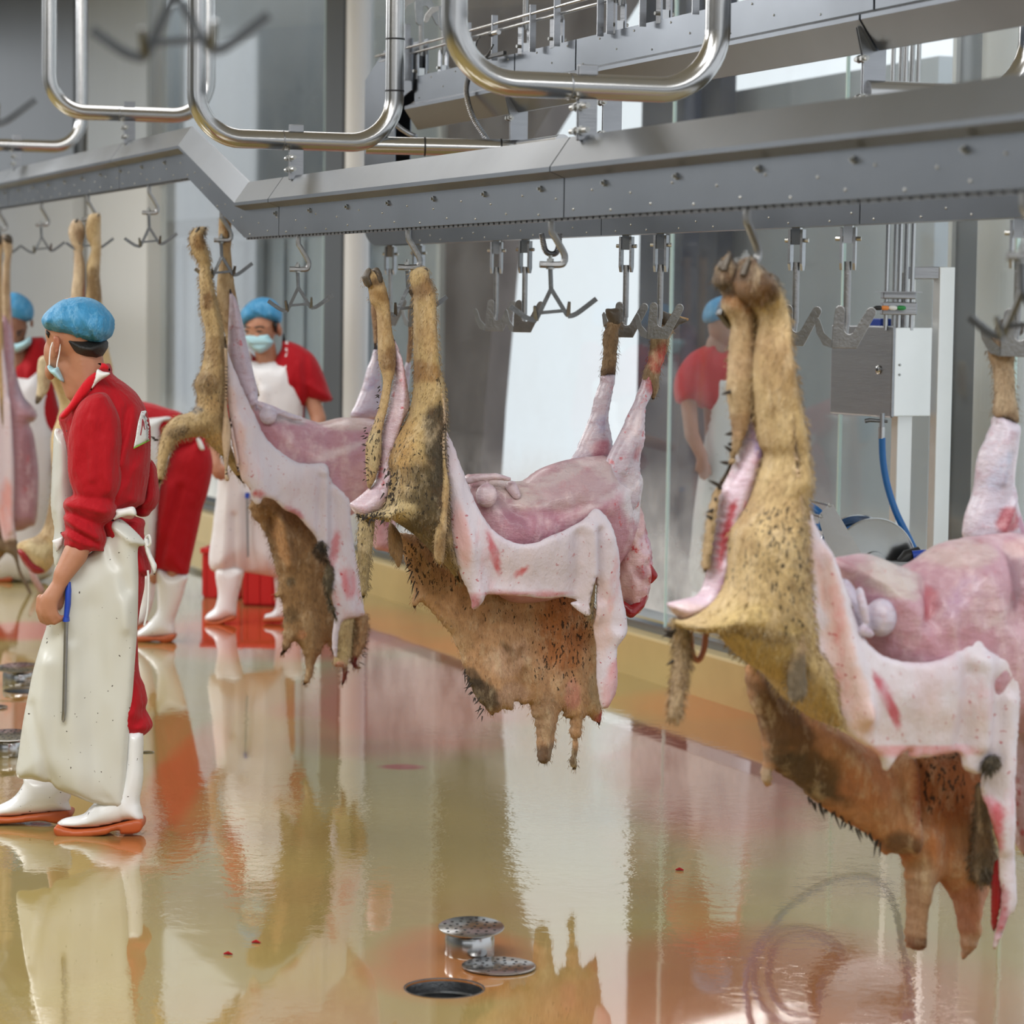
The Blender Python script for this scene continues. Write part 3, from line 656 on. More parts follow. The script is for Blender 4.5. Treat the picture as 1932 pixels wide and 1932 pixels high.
# cross pipe from the second hanger to the return conveyor bracket
pa = at(690, 274, rp(s_at(557), .33).y); pb = rp(s_at(975, O2), O2, 0); pb.z = at(960, 280, pb.y).z
cp = thing('cross_pipe', 'horizontal polished pipe running right from the U pipe bend to the bracket', 'pipe', pa)
MB().tube([pa, pb + (pb - pa).normalized() * .01], .031, 24).build('pipe', M['polish'], cp, smooth=True)
for t in (.38, .88):
    q = pa.lerp(pb, t); MB().tube([q, q + (pb - pa).normalized() * .006], .034, 24).build('cable_tie', M['black'], cp, smooth=True)
q1 = rp(s_at(975, O2), O2, pb.z)
MB().tube([q1 + D * .01, q1 + D * .45], .028, 20).build('pipe', M['polish'], cp, smooth=True)
# J pipe on the right
s = s_at(1640, O2); zc = at(1690, 176, rp(s, O2).y).z
jp = thing('pipe_hanger', 'bent steel pipe at upper right, curving up from the large bracket', 'pipe hanger', rp(s, O2, zc))
MB().tube(fillet([rp(s, O2 - .02, zc), rp(s, O2 + .46, zc), rp(s, O2 + .46, 3.9)], .16, 12), .033, 24).build('pipe', M['polish'], jp, smooth=True)
# corrugated conduits
def conduit(pts, label, r=.011):
    P = catmull(pts, False, 26); mb = MB(); rs = [r * (1.0 if i % 2 else .8) for i in range(len(P))]; mb.tube(P, rs, 12)
    o = mb.build('corrugated_conduit', M['steel'], None, smooth=True); tag(o, label, 'conduit'); return o
Yc = rp(s_at(900, O2), O2).y - .12
conduit([at(884, 145, Yc), at(880, 175, Yc), at(892, 220, Yc), at(915, 258, Yc), at(932, 284, Yc + .05)], 'thin corrugated steel conduit hanging down to the cross pipe at top centre')
conduit([at(738, 215, 10.16), at(748, 235, 10.11), at(768, 250, 10.07), at(785, 258, 10.04)], 'short corrugated conduit beside the right arm of a U pipe', .010)
lc_ = conduit([at(1022, 440, 9.19), at(1030, 474, 9.19), at(1050, 476, 9.19), at(1056, 440, 9.19)], None, .011)
lc_.parent = conv; lc_.matrix_parent_inverse = Matrix.Translation(-conv.location); lc_.name = 'conduit_loop'
for k_ in ('label', 'category'):
    if k_ in lc_: del lc_[k_]
# ---------------------------------------------------------------- hooks
def yaw(a): return Vector((math.cos(a), math.sin(a), 0))
def s_hook(loc, ang, label, nobar=False, mats=('hook', 'hook_dark'), rot=0):
    h = thing('gambrel_hook', label, 'hook', loc, 'S hooks with forked spreaders on the front rail'); X = yaw(ang); Yv = Vector((-X.y, X.x, 0))
    P = lambda x, z, y=0: Vector(loc) + X * x + Zv * z + Yv * y
    MB().tube(catmull([P(0, .01), P(0, -.03), P(.008, -.045), P(.030, -.082), P(.036, -.098), P(.034, -.112), P(.022, -.119), P(-.03, -.119)], False, 5), .009, 6).build('s_bar', M[mats[0]], h, smooth=True)
    mb = MB(); mb.lathe(P(-.002, -.112), [(.009, 0), (.009, .009)], 6); mb.lathe(P(-.002, -.103), [(.005, 0), (.005, .008)], 8); mb.lathe(P(-.002, -.131), [(.011, 0), (.011, .005)], 12); mb.build('nut', M['bolt'], h)
    X2 = yaw(ang + rot); Y2 = Vector((-X2.y, X2.x, 0)); Q = lambda x, z, y=0: Vector(loc) + X2 * x + Zv * z + Y2 * y
    fr = MB(); r = .0078
    fr.tube([P(-.002, -.125), Q(.001, -.185)], .0065, 8)
    fr.tube([Q(.001, -.182), Q(-.036, -.262)], r, 4); fr.tube([Q(.001, -.182), Q(.044, -.250)], r, 4)
    fr.tube([Q(-.028, -.245), Q(.038, -.238)], .0065, 4)
    fr.build('spreader_frame', M[mats[1]], h)
    for sx, b, m_, e in ((-1, Q(-.036, -.264), Q(-.062, -.258), Q(-.104, -.230)), (1, Q(.046, -.252), Q(.068, -.246), Q(.120, -.206))):
        mb = MB(); mb.tube(catmull([b, m_, e], False, 4), .0092, 4); mb.tube([b, b + Zv * .036 + X2 * .004 * sx - Y2 * .02], [.008, .005], 4); mb.build('prong', M[mats[1]], h)
    return h
HL = {-7: 'S hook at the left picture edge holding the leftmost carcass', -6: 'empty S hook with forked spreader, leftmost of the empty ones', -5: 'S hook holding the feet above the man in the foreground', -4: 'empty S hook with forked spreader, just left of the rail kink',
      -3: 'S hook under the sloping part of the rail, holding a carcass', -2: 'empty S hook with forked spreader, above the masked man facing us', -1: 'S hook holding the spotted carcass in the picture centre', 0: 'empty S hook with forked spreader, in front of the bright window',
      1: 'S hook holding the big carcass on the right', 2: 'blurred S hook with spreader at the right picture edge'}
hook_pos = {}
HPX = {-7: 0, -6: 78, -5: 166, -4: 281, -3: 418, -2: 563, -1: 770, 0: 1040, 1: 1408, 2: 1930}
for k in range(-7, 3):
    s = s_at(HPX[k]); p = rp(s, 0, zr(s)); hook_pos[k] = p
    s_hook(p, .12 + rnd.uniform(-.12, .12) + (.45 if k == 1 else 0), HL[k], rot=rnd.uniform(-.25, .25) + (-.9 if k == 2 else 0))
def clevis(loc, ang, label, name='clevis_hook', up=1, s0=1.0, grp='flat forked hooks on clevises under the lower rail'):
    h = thing(name, label, 'hook', loc, grp); X = yaw(ang); Yv = Vector((-X.y, X.x, 0))
    P = lambda x, z, y=0: Vector(loc) + (X * x + Zv * z * up + Yv * y) * s0
    for sx in (-1, 1):
        poly = [P(sx * .014, -.005, -.014), P(sx * .014, -.10, -.014), P(sx * .014, -.118, -.006), P(sx * .014, -.118, .006), P(sx * .014, -.10, .014), P(sx * .014, -.005, .014)]
        MB().prism(poly, X * sx * .007 * s0).build('cheek', M['steel'], h)
    MB().box(P(0, -.022), (.024 * s0, .02 * s0, .05 * s0), (X, Yv, Zv)).build('trolley_block', M['polish'], h)
    MB().lathe(P(-.034, -.035), [(.006, 0), (.006, .068 * s0)], 8, tuple(X)).build('pin', M['bolt'], h)
    MB().tube([P(0, -.095), P(.0, -.262)], .0095 * s0, 14).build('rod', M['hook'], h, smooth=True)
    # forked plate: two rounded tines with a U slot, and a side tine bent backwards
    def arc(cx, cz, r, a0, a1, n=6): return [(cx + r * math.cos(math.radians(a0 + (a1 - a0) * i / n)), cz + r * math.sin(math.radians(a0 + (a1 - a0) * i / n))) for i in range(n + 1)]
    out = [(-.036, -.325), (.030, -.325)] + arc(.067, -.228, .013, -25, 150) + arc(.010, -.274, .013, -20, -180, 6) + arc(-.016, -.225, .0135, 0, 175) + [(-.034, -.27)]
    MB().prism([P(x, z, -.014) for x, z in out], Yv * .006 * s0).build('fork_plate', M['hook'], h, bevel=.0015)
    o2 = [(-.036, -.325), (-.036, -.304), (-.060, -.285), (-.074, -.252), (-.082, -.245), (-.090, -.254), (-.084, -.285), (-.062, -.318)]
    MB().prism([P(x, z, -.014 + abs(x + .036) * .8) for x, z in o2], Yv * .006 * s0).build('bent_tine', M['hook'], h)
    MB().tube([P(0, -.25, 0), P(-.004, -.30, -.003)], .009 * s0, 12).build('socket', M['hook'], h, smooth=True)
    return h
CL = {737: 'flat forked hook behind the spotted left hind feet, leftmost under the lower rail', 790: 'flat forked hook half hidden behind the brown foot in the picture centre', 937: 'empty flat forked hook left of the bright window', 991: 'empty flat forked hook second from left before the bright window',
      1182: 'flat forked hook holding the dark left forefoot before the bright window', 1247: 'flat forked hook holding the bloody forefoot beside the glass edge', 1503: 'empty flat forked hook right of the big brown feet', 1600: 'empty flat forked hook overlapping the electrical box', 1922: 'flat forked hook at the right picture edge'}
chook = {}
for px in CL:
    s = s_at(px, O2); p = rp(s, O2, Z2); chook[px] = p
    clevis(p, -.25 + rnd.uniform(-.2, .2), CL[px])
UL = {790: 'upturned forked hook on the return track near the left', 832: 'upturned forked hook on the return track, left of the thick pipe bend', 985: 'upturned hook post on the return track beside the cables', 1045: 'upturned hook post on the return track right of the cables', 1160: 'upturned hook post standing on the return track below the top edge', 1245: 'upturned hook post on the return track inside the thick pipe loop'}
for px in UL:
    s = s_at(px, O2); clevis(rp(s, O2, Z3 + .19), .5, UL[px], 'upturned_clevis_hook', -1, 1.0 if px != 832 else .8, 'upturned hooks on the return track')
# near, blurred hooks at the top left hang from another rail just above the frame
p_ = at(330, -285, 3.62)
nr = thing('overhead_rail', 'near conveyor rail above the frame carrying the blurred hooks', 'conveyor', p_)
MB().sweep(PR, [(p_ - D * 2.4, N), (p_ + D * 1.0, N)]).build('rail_cover', M['housing'], nr)
for sx in (-1.5, .6): MB().tube([p_ + D * sx + Zv * .2, Vector(((p_ + D * sx).x, (p_ + D * sx).y, 4.46))], .03, 16).build('pipe', M['polish'], nr, smooth=True)
s_hook(p_, .1, 'large blurred forked spreader at the top left of the picture', mats=('hook_dark', 'hook_dark'))
s_hook(p_ - D * 1.75, .2, 'blurred hook tip at the left picture edge near the top', mats=('hook_dark', 'hook_dark'))
# ================================================================ drains
def disc(name, c, r, tilt, parent, holes=True):
    q = Matrix.Rotation(tilt, 3, 'X'); mb = MB(); seg = 40
    mb.lathe(c, [(r, 0), (r, .003), (r * .97, .004)], seg, tuple(q @ Vector((0, 0, 1)))); o = mb.build(name, M['polish'], parent, smooth=True)
    nrm = q @ Vector((0, 0, 1)); X = Vector((1, 0, 0)); Yv = nrm.cross(X)
    mb = MB()
    for k in range(34):
        a = k * 2.4; rr = r * .88 * math.sqrt((k + .5) / 34)
        p = c + X * rr * math.cos(a) + Yv * rr * math.sin(a) + nrm * .0041; mb.lathe(p, [(.0042, 0), (.0042, .0004)], 10, tuple(nrm))
    h = mb.build('drain_slots', M['black'], o); return o
def bell(px, py, wpx, label, lid=True, lidw=None, hgt=.055):
    c = floor_at(px, py); k = (c - CAMP).length / F; r = wpx / 2 * k; c = c + Vector((0, r, 0))
    t = thing('floor_drain_bell', label, 'floor drain', c, 'drain bells lifted out of the floor')
    mb = MB(); mb.lathe(c, [(r * .98, 0), (r, .003), (r, hgt * .8), (r * .94, hgt), (r * .7, hgt), (r * .68, hgt - .012)], 40); mb.build('bell_body', M['polish'], t, smooth=True)
    mb = MB(); mb.lathe(c + Zv * (hgt - .012), [(r * .68, 0), (r * .5, .018), (r * .3, .028)], 24); mb.build('neck', M['black'], t, smooth=True)
    if lid: disc('lid', c + Vector((.004, 0, hgt + .017)), (lidw or wpx * 1.28) / 2 * k, .10, t)
    return t
bell(885, 1812, 94, 'steel drain bell with tilted perforated lid, in front of the bright reflection', lidw=124)
bell(30, 1295, 60, 'steel drain bell at far left beyond the walking man', lidw=84)
bell(8, 1430, 72, 'steel drain bell cut by the left edge, beside the white apron hem', lidw=92)
for px, py, w_, lab in ((941, 1826, 138, 'loose perforated drain lid lying flat behind the open drain hole'), (-8, 1336, 44, 'loose perforated drain lid lying at the far left edge')):
    c = floor_at(px, py); o = disc('drain_lid', c + Zv * .004, w_ / 2 * (c - CAMP).length / F, 0, None); tag(o, lab, 'drain lid')
for (c, r), lab in zip(HOLES, ('open round floor drain in the bottom foreground', 'open round floor drain at far left behind the apron', 'small open drain right of the white boots')):
    t = thing('floor_drain', lab, 'floor drain', c, 'open drain holes in the floor'); mb = MB()
    mb.lathe(c + Zv * .0, [(r * .985, -.14), (r * .985, -.01), (r * 1.02, .002), (r * 1.05, .0025), (r * 1.05, .0)], 40, close=False); mb.build('rim', M['hook_dark'], t, smooth=True)
    mb = MB(); mb.lathe(c, [(r * .98, -.16), (r * .98, -.085), (r * .84, -.08), (r * .82, -.13), (r * .3, -.15)], 40, close=True); mb.build('cup', M['black'], t, smooth=True)
    for z in (-.03, -.055): 
        mb = MB(); mb.lathe(c + Zv * z, [(r * .98, 0), (r * .9, -.004), (r * .98, -.008)], 40, close=False); mb.build('ring', M['hook_dark'], t, smooth=True)
# floor debris
for i, (px, py) in enumerate(((1282, 1643), (430, 1802), (483, 1780))):
    c = floor_at(px, py); mb = MB(); mb.tube([c + Vector((-.012, 0, .003)), c + Vector((0, .004, .005)), c + Vector((.012, -.003, .003))], [.002, .005, .002], 6)
    tag(mb.build('meat_scrap', M['blood'], None, smooth=True), ('small dark scrap on the wet floor right of the bright reflection', 'tiny red scrap on the floor, lower left', 'tiny red scrap on the floor, just right of another scrap')[i], 'scrap', 'scraps on the wet floor')
# ================================================================ crates
def crate(x0, x1, yb, h, lab, dep=.36):
    a, b = floor_at(x0, yb), floor_at(x1, yb + (2 if x1 > 450 else 0)); t = thing('plastic_crate', lab, 'crate', (a + b) / 2, 'red crates by the kerb'); ax = (b - a).normalized(); ay = Vector((-ax.y, ax.x, 0)); L = (b - a).length
    c = (a + b) / 2 + ay * dep / 2
    mb = MB(); th = .012
    for s_, e, off in ((ax, (th, dep), L / 2 - th / 2), (-ax, (th, dep), L / 2 - th / 2)): mb.box(c + s_ * off + Zv * h / 2, (th, dep, h), (ax, ay, Zv))
    for s_ in (1, -1): mb.box(c + ay * s_ * (dep / 2 - th / 2) + Zv * h / 2, (L, th, h), (ax, ay, Zv))
    mb.box(c + Zv * .01, (L, dep, .02), (ax, ay, Zv)); mb.build('crate_body', M['redpl'], t, bevel=.004)
    mb = MB()
    for s_ in (1, -1):
        mb.box(c + ay * s_ * (dep / 2 + .006) + Zv * (h - .015), (L + .03, .016, .03), (ax, ay, Zv)); mb.box(c + ax * s_ * (L / 2 + .006) + Zv * (h - .015), (.016, dep + .03, .03), (ax, ay, Zv))
    mb.build('rim', M['redpl'], t, bevel=.003); mb = MB()
    for k in range(4):
        mb.box(c - ay * (dep / 2 + .004) + ax * (k - 1.5) * L / 3.4 + Zv * (h / 2 - .01), (.012, .01, h - .05), (ax, ay, Zv)); mb.box(c - ax * (L / 2 + .004) + ay * (k - 1.5) * dep / 3.6 + Zv * (h / 2 - .01), (.01, .012, h - .05), (ax, ay, Zv))
    mb.build('rib', M['redpl'], t)
crate(383, 455, 1128, .285, 'red plastic crate, left one, behind the white boot of the masked man', .25)
crate(459, 540, 1143, .235, 'red plastic crate, right one, under the apron hem of the masked man', .4)
# ================================================================ control stand and hose reel
YB = 10.16
cb = at(1686, 786, YB)
st = thing('control_stand', 'stainless steel frame with bright square posts standing right of the box', 'stand', Vector((cb.x, cb.y, 0)))
def post(px, z0, z1, mat='bright', wn=.062, wd=.05):
    p = at(px, 700, YB + .12); MB().box((p.x, p.y, (z0 + z1) / 2), (wd, wn, z1 - z0), (D, N, Zv)).build('post', M[mat], st, bevel=.003)
ztop = at(1780, 504, YB + .12).z
post(1704, 0, ztop - .02); post(1777, 0, ztop)
pa, pb = at(1704, 700, YB + .12), at(1777, 700, YB + .12)
MB().box(((pa.x + pb.x) / 2, (pa.y + pb.y) / 2, ztop - .022), ((pb - pa).length, .05, .045), ((pb - pa).normalized(), (pb - pa).normalized().cross(Zv), Zv)).build('top_bar', M['steel'], st, bevel=.003)
for px in (1704, 1777):
    p = at(px, 700, YB + .12); MB().box((p.x, p.y, .006), (.12, .12, .012), (D, N, Zv)).build('base_plate', M['steel'], st)
# box
bx = thing('control_box', 'brushed steel electrical cabinet with a round lock, above the blue hose', 'control box', cb)
zb0, zb1 = at(1686, 786, YB).z, at(1690, 618, YB).z
LA, LB = .37, .168
BA = Vector((.49, -.87, 0)); BB = Vector((.87, .49, 0))
cc = cb - BA * LA / 2 + BB * LB / 2; hh = zb1 - zb0
MB().box((cc.x, cc.y, (zb0 + zb1) / 2), (LA, LB, hh), (BA, BB, Zv)).build('cabinet', M['bright'], bx, bevel=.004)
dc = cb - BA * LA / 2 - BB * .008
MB().box((dc.x, dc.y, (zb0 + zb1) / 2), (LA + .01, .014, hh + .01), (BA, BB, Zv)).build('door', M['steel'], bx, bevel=.006)
lk = cb - BA * .075 - BB * .016 + Zv * (hh * .52); mb = MB(); mb.lathe(lk, [(.016, 0), (.016, .004), (.011, .007)], 20, tuple(-BB)); lo = mb.build('lock', M['polish'], bx, smooth=True)
mb = MB(); mb.lathe(lk - BB * .007, [(.006, 0), (.006, .001)], 10, tuple(-BB)); mb.build('keyhole', M['black'], lo)
for z in (.47, .58): MB().lathe(cb + BA * .001 + BB * .022 + Zv * hh * z, [(.005, 0), (.004, .003)], 10, tuple(BA)).build('rivet', M['bolt'], bx)
MB().box(cb - BA * .16 - BB * .0 + Zv * (hh + .016) + BB * .05, (.07, .05, .03), (BA, BB, Zv)).build('blue_cap', M['bluepl'], bx, bevel=.004)['label'] = 'blue plastic cap'
# bundle of pipes with valves
pb_ = thing('pipe_bundle', 'bundle of thin vertical stainless pipes with coloured valve levers above the box', 'pipes', at(1695, 615, YB + .1))
for i, (px, dy) in enumerate(((1671, 0), (1686, .05), (1695, .0), (1707, .06), (1719, .02))):
    p = at(px, 600, YB + .02 + dy); q = at(px + 16, 60, YB + .02 + dy)
    MB().tube([Vector((p.x, p.y, zb1 - .01)), q, q + (q - p) * .8], .0085 if i != 3 else .010, 12).build('pipe', M['polish'], pb_, smooth=True)
for (px, py, w_, h_) in ((1695, 557, 62, 14), (1695, 582, 66, 24)):
    p = at(px, py, YB + .01); MB().box(p, (w_ * YB / F, .07, h_ * YB / F)).build('manifold', M['steel'], pb_, bevel=.004)
MB().box(at(1695, 551, YB), (84 * YB / F, .1, .003)).build('flange', M['steel'], pb_)
for px, mt in ((1656, 'black'), (1669, simple('orange_lever', (226, 140, 70), .4)), (1684, 'strap'), (1700, simple('green_lever', (40, 140, 70), .4))):
    p = at(px, 581, YB - .05); mt = M[mt] if isinstance(mt, str) else mt
    MB().tube([p + Vector((-.016, 0, 0)), p + Vector((-.006, 0, 0)), p + Vector((.010, 0, 0)), p + Vector((.018, 0, 0))], [.003, .0085, .0085, .003], 12).build('valve_lever', mt, pb_, smooth=True)
# valve and blue hose
p = at(1664, 795, YB - .01)
vh = thing('water_hose', 'blue rubber hose with brass tap hanging under the steel box', 'hose', p)
MB().tube([p + Zv * .03, p - Zv * .025], .010, 14).build('tap_body', M['steel'], vh, smooth=True)
MB().tube([p + Vector((-.062, 0, 0)), p + Vector((-.045, 0, .004)), p + Vector((.02, 0, 0))], [.008, .008, .005], 10).build('tap_lever', M['hook_dark'], vh, smooth=True)
MB().tube([p - Zv * .02, p - Zv * .062], .0125, 16).build('hose_ferrule', M['polish'], vh, smooth=True)
P = [at(1664, 826, YB - .01), at(1666, 870, YB - .01), at(1674, 915, YB - .02), at(1690, 965, YB - .04), at(1712, 1010, YB - .06), at(1730, 1046, YB - .08)]
MB().tube(catmull(P, False, 8), .0125, 16).build('hose', M['hosebl'], vh, smooth=True)
# reel
rc = at(1632, 1062, YB - .10); rax = (Vector((.35, -1, .0))).normalized()
rl = thing('hose_reel', 'stainless steel hose reel with blue hose, behind the big carcass', 'hose reel', Vector((rc.x, rc.y, 0)))
R_ = .165
for k in (-.07, .07):
    mb = MB(); mb.lathe(rc + rax * k, [(R_, -.003), (R_ + .004, 0), (R_, .003), (R_ * .96, .0015), (R_ * .3, .0015), (R_ * .28, .010)], 56, tuple(rax)); mb.build('flange', M['polish'], rl, smooth=True)
for k in range(5):
    for rr in (.085, .105, .125):
        q = rax.to_track_quat('Z', 'X'); pts = [rc + rax * (-.05 + k * .025) + q @ Vector((rr * math.cos(a), rr * math.sin(a), 0)) for a in [i * math.pi / 16 for i in range(33)]]
        MB().tube(pts, .012, 10, cap=False).build('hose_coil', M['hosebl'], rl, smooth=True)
q = rax.to_track_quat('Z', 'X')
def ap(px, py, dy=0): return at(px, py, YB - .28 + dy)
poly = [ap(1545, 972), ap(1566, 948), ap(1572, 952), ap(1576, 960), ap(1628, 1048), ap(1640, 1100), ap(1580, 1110), ap(1568, 1060), ap(1546, 985)]
MB().prism(poly, Vector((0, .004, 0))).build('side_bracket', M['polish'], rl)
for a in ((1566, 953), (1549, 974)): MB().lathe(ap(*a), [(.007, 0), (.005, .004)], 12, (0, -1, 0)).build('bolt', M['bolt'], rl)
for a in ((1566, 953), (1549, 974)): MB().tube([ap(*a), ap(a[0] - 34, a[1] - 8, .16)], .005, 8).build('guide_roller', M['steel'], rl)
MB().tube(catmull([ap(1530, 955, .1), ap(1545, 966, .06), ap(1552, 980, .05), ap(1549, 1000, .05)], False, 6), .013, 12).build('hose_lead', M['hosebl'], rl, smooth=True)
pn = at(1722, 1046, YB - .16)
MB().tube([at(1700, 1062, YB - .18), at(1712, 1050, YB - .18), at(1735, 1040, YB - .17)], [.02, .026, .018], 14).build('black_nozzle_grip', M['black'], rl, smooth=True)
MB().tube([at(1722, 1048, YB - .2), at(1748, 1043, YB - .2)], [.018, .012], 14).build('blue_nozzle', M['bluepl'], rl, smooth=True)
MB().box(at(1668, 1062, YB - .2), (.30, .05, .012)).build('top_shelf', M['steel'], rl)
for rr, cx_, cy_ in ((.185, 1530, 1090), (.150, 1540, 1095)):
    c = at(cx_, cy_, YB - .05); pts = [c + Vector((rr * .95 * math.cos(a), .05 * math.sin(a * 2), rr * math.sin(a))) for a in [i * math.pi / 20 for i in range(41)]]
    MB().tube(pts, .0125, 12, cap=False).build('slack_loop', M['hosebl'], rl, smooth=True)
MB().tube(catmull([at(1450, 960, YB), at(1425, 1030, YB), at(1430, 1110, YB - .02), at(1480, 1200, YB - .04), at(1560, 1270, YB - .06), at(1640, 1288, YB - .06), at(1690, 1250, YB - .05), at(1722, 1150, YB - .1), at(1742, 1046, YB - .17)], False, 8), .0125, 12).build('slack_loop', M['hosebl'], rl, smooth=True)
pq = at(1704, 1062, YB + .10); MB().box((pq + rc) / 2, ((pq - rc).length, .05, .05), ((pq - rc).normalized(), Zv.cross(pq - rc).normalized(), Zv)).build('mounting_arm', M['steel'], rl)
# ================================================================ sheep carcasses hung by all four feet between the two rails
TAN = (190, 166, 130); BRN = (150, 116, 78); DRK = (62, 52, 40); PNK = (206, 160, 170); WHT = (226, 216, 222); FAT = (222, 204, 200); RED = (170, 38, 46); ORG = (176, 112, 68); GRY = (104, 96, 84); CRM = (214, 190, 150)
ZA = (600, 400, .3623); ZBB = (600, 900, .3623); ZH = (280, 400, .2588); ZI = (380, 850, .2588); ZJ = (1240, 450, .4657); ZK = (1500, 900, .534); ZL = (1232, 1000, .4824); ZR = (1232, 400, .3623)
def Q(pts, z): return [(z[0] + x * z[2], z[1] + y * z[2]) for x, y in pts]
def locks(name, pts, pl, w, parent, L=14, mat='darkwool', z=(0, 0, 1), dirn=(-.6, .4), th=.004):
    """single stiff wool locks sticking out of a part"""
    mb = MB()
    for i, (x, y) in enumerate(Q(pts, z)):
        x += rnd.uniform(-4, 4); y += rnd.uniform(-5, 5); dx, dy = dirn; dx += rnd.uniform(-.5, .5); j = rnd.uniform(-.7, .7); l = L * rnd.uniform(.35, 1.1)
        a = pl(x, y, w); b = pl(x + dx * l, y + (dy + j) * l, w + .004); mb.tube([a, a.lerp(b, .5), b], [th, th * .8, .0004], 5)
    o = mb.build(name, M[mat], parent, smooth=True); o['kind'] = 'stuff'; return o
def blobt(name, pts, rs, pl, w, mat, col, parent, z, vox=.004):
    it = [(pl(*q, w), r) for q, r in zip(Q(pts, z), rs)]
    return organic(name, [it], vox, mat, parent, col, 4)
# ---- centre carcass
h = hook_pos[-1]; pl = Plane(h, D)
c2 = thing('sheep_carcass', 'half skinned sheep in the picture centre, dark spotted haunch, blue window behind its belly', 'carcass', h, 'half skinned sheep hanging by their feet')
pelt = pil('pelt', [(430, 290), (450, 420), (480, 520), (500, 600), (490, 655), (503, 692), (520, 655), (540, 655), (565, 670), (620, 740), (690, 820), (740, 920), (760, 1000), (790, 1085), (835, 1160), (880, 1210), (905, 1240), (960, 1212), (1008, 1212), (1030, 1165), (1062, 1188), (1092, 1178), (1115, 1230), (1135, 1330), (1140, 1450), (1168, 1495), (1205, 1478), (1225, 1400), (1240, 1290), (1265, 1210), (1285, 1262), (1308, 1255), (1312, 1330), (1328, 1400), (1312, 1480), (1330, 1528), (1350, 1500), (1350, 1400), (1372, 1320), (1390, 1240), (1440, 1270), (1470, 1292), (1482, 1200), (1500, 1060), (1500, 900), (1450, 700), (1400, 600), (1300, 540), (900, 540), (740, 400)], pl, -.09, .035, 60, 'fleece', (198, 156, 116), c2, z=ZBB, rag=2.2, step=6,
    blobs=[(860, 1130, 60, 100, -35, DRK, .9), (800, 1040, 35, 60, -30, DRK, .7), (570, 500, 70, 150, -20, BRN, .5), (960, 940, 130, 90, -30, (214, 176, 146), .9), (1180, 1440, 60, 70, 0, (110, 86, 68), .9), (1250, 800, 140, 220, 0, (186, 118, 68), .8), (1170, 1250, 60, 150, 0, (170, 138, 108), .8), (1000, 1130, 90, 70, 0, (206, 170, 145), .8), (1330, 1460, 40, 60, 0, (90, 72, 50), .9), (1440, 1100, 60, 120, 0, (160, 142, 112), .8), (1460, 1250, 30, 40, 0, RED, .9), (1300, 1120, 40, 80, 0, (206, 140, 130), .7), (960, 880, 22, 50, -50, (120, 92, 62), .8), (1000, 920, 70, 25, -40, (150, 112, 76), .6), (700, 820, 60, 120, -40, (200, 165, 125), .7)],
    spots=[(1250, 850, 190, 260, .9), (520, 420, 110, 170, 1.0), (630, 520, 90, 90, .9), (1000, 680, 300, 90, .6), (1130, 1000, 60, 70, .9)],
    feats=[('l', 1110, 1000, 1150, 1480, 40, .02), ('l', 1240, 700, 1230, 1300, 40, .012), ('l', 1340, 900, 1330, 1400, 25, .02), ('l', 960, 800, 880, 1180, 60, .016), ('l', 1420, 640, 1440, 1200, 30, .018), ('l', 1060, 1000, 1060, 1180, 16, -.015)], wr=(.006, 26))
hairs(pelt, 7800, 0.0150, .0008, droop=.8, dark=.85)
locks('wool_locks', [(760 + i * 6, 1000 + i * 13 + (i % 3) * 6) for i in range(18)] + [(470 + 4 * i, 430 + 14 * i) for i in range(12)], pl, -.07, pelt, 15, z=ZBB, dirn=(-.5, .9), th=.0024)
torso = pil('torso', Q([(770, 1375), (800, 1365), (850, 1362), (900, 1364), (950, 1380), (1000, 1398), (1060, 1400), (1110, 1370), (1160, 1335), (1250, 1302), (1330, 1284), (1430, 1272), (1500, 1272), (1560, 1330), (1640, 1330), (1680, 1390), (1668, 1500), (1640, 1700), (1500, 1900), (1300, 2000), (1000, 2030), (820, 1850), (770, 1650), (740, 1480)], ZA), pl, -.02, .135, 95, 'flesh', (196, 142, 156), c2, step=6, wr=(.005, 26),
    blobs=[(1050, 890, 70, 10, -25, (226, 214, 214), .8), (1110, 935, 60, 7, -30, (222, 200, 208), .7), (985, 925, 12, 16, 0, (176, 92, 108), .8), (947, 925, 60, 40, 0, FAT, .9), (1060, 915, 90, 40, -10, (202, 180, 184), .7), (1160, 880, 60, 30, 0, (216, 196, 196), .8), (1000, 985, 90, 30, 10, (188, 128, 150), .6), (1190, 930, 50, 60, 0, WHT, .9), (930, 955, 20, 50, -40, (150, 100, 120), .6)], spots=[(1170, 960, 60, 60, .7)],
    feats=[('l', 890, 905, 945, 960, 10, -.02), ('l', 950, 950, 1010, 925, 12, .015), ('l', 960, 900, 1040, 880, 5, .012), ('l', 950, 935, 965, 915, 6, -.016), ('l', 1000, 950, 1120, 890, 8, .010), ('l', 1020, 965, 1140, 920, 6, -.008), ('l', 1150, 880, 1180, 960, 7, -.012), ('l', 1060, 885, 1160, 870, 5, .008), ('b', 1100, 930, 40, 25, .02), ('l', 940, 1000, 1100, 960, 20, .01)])
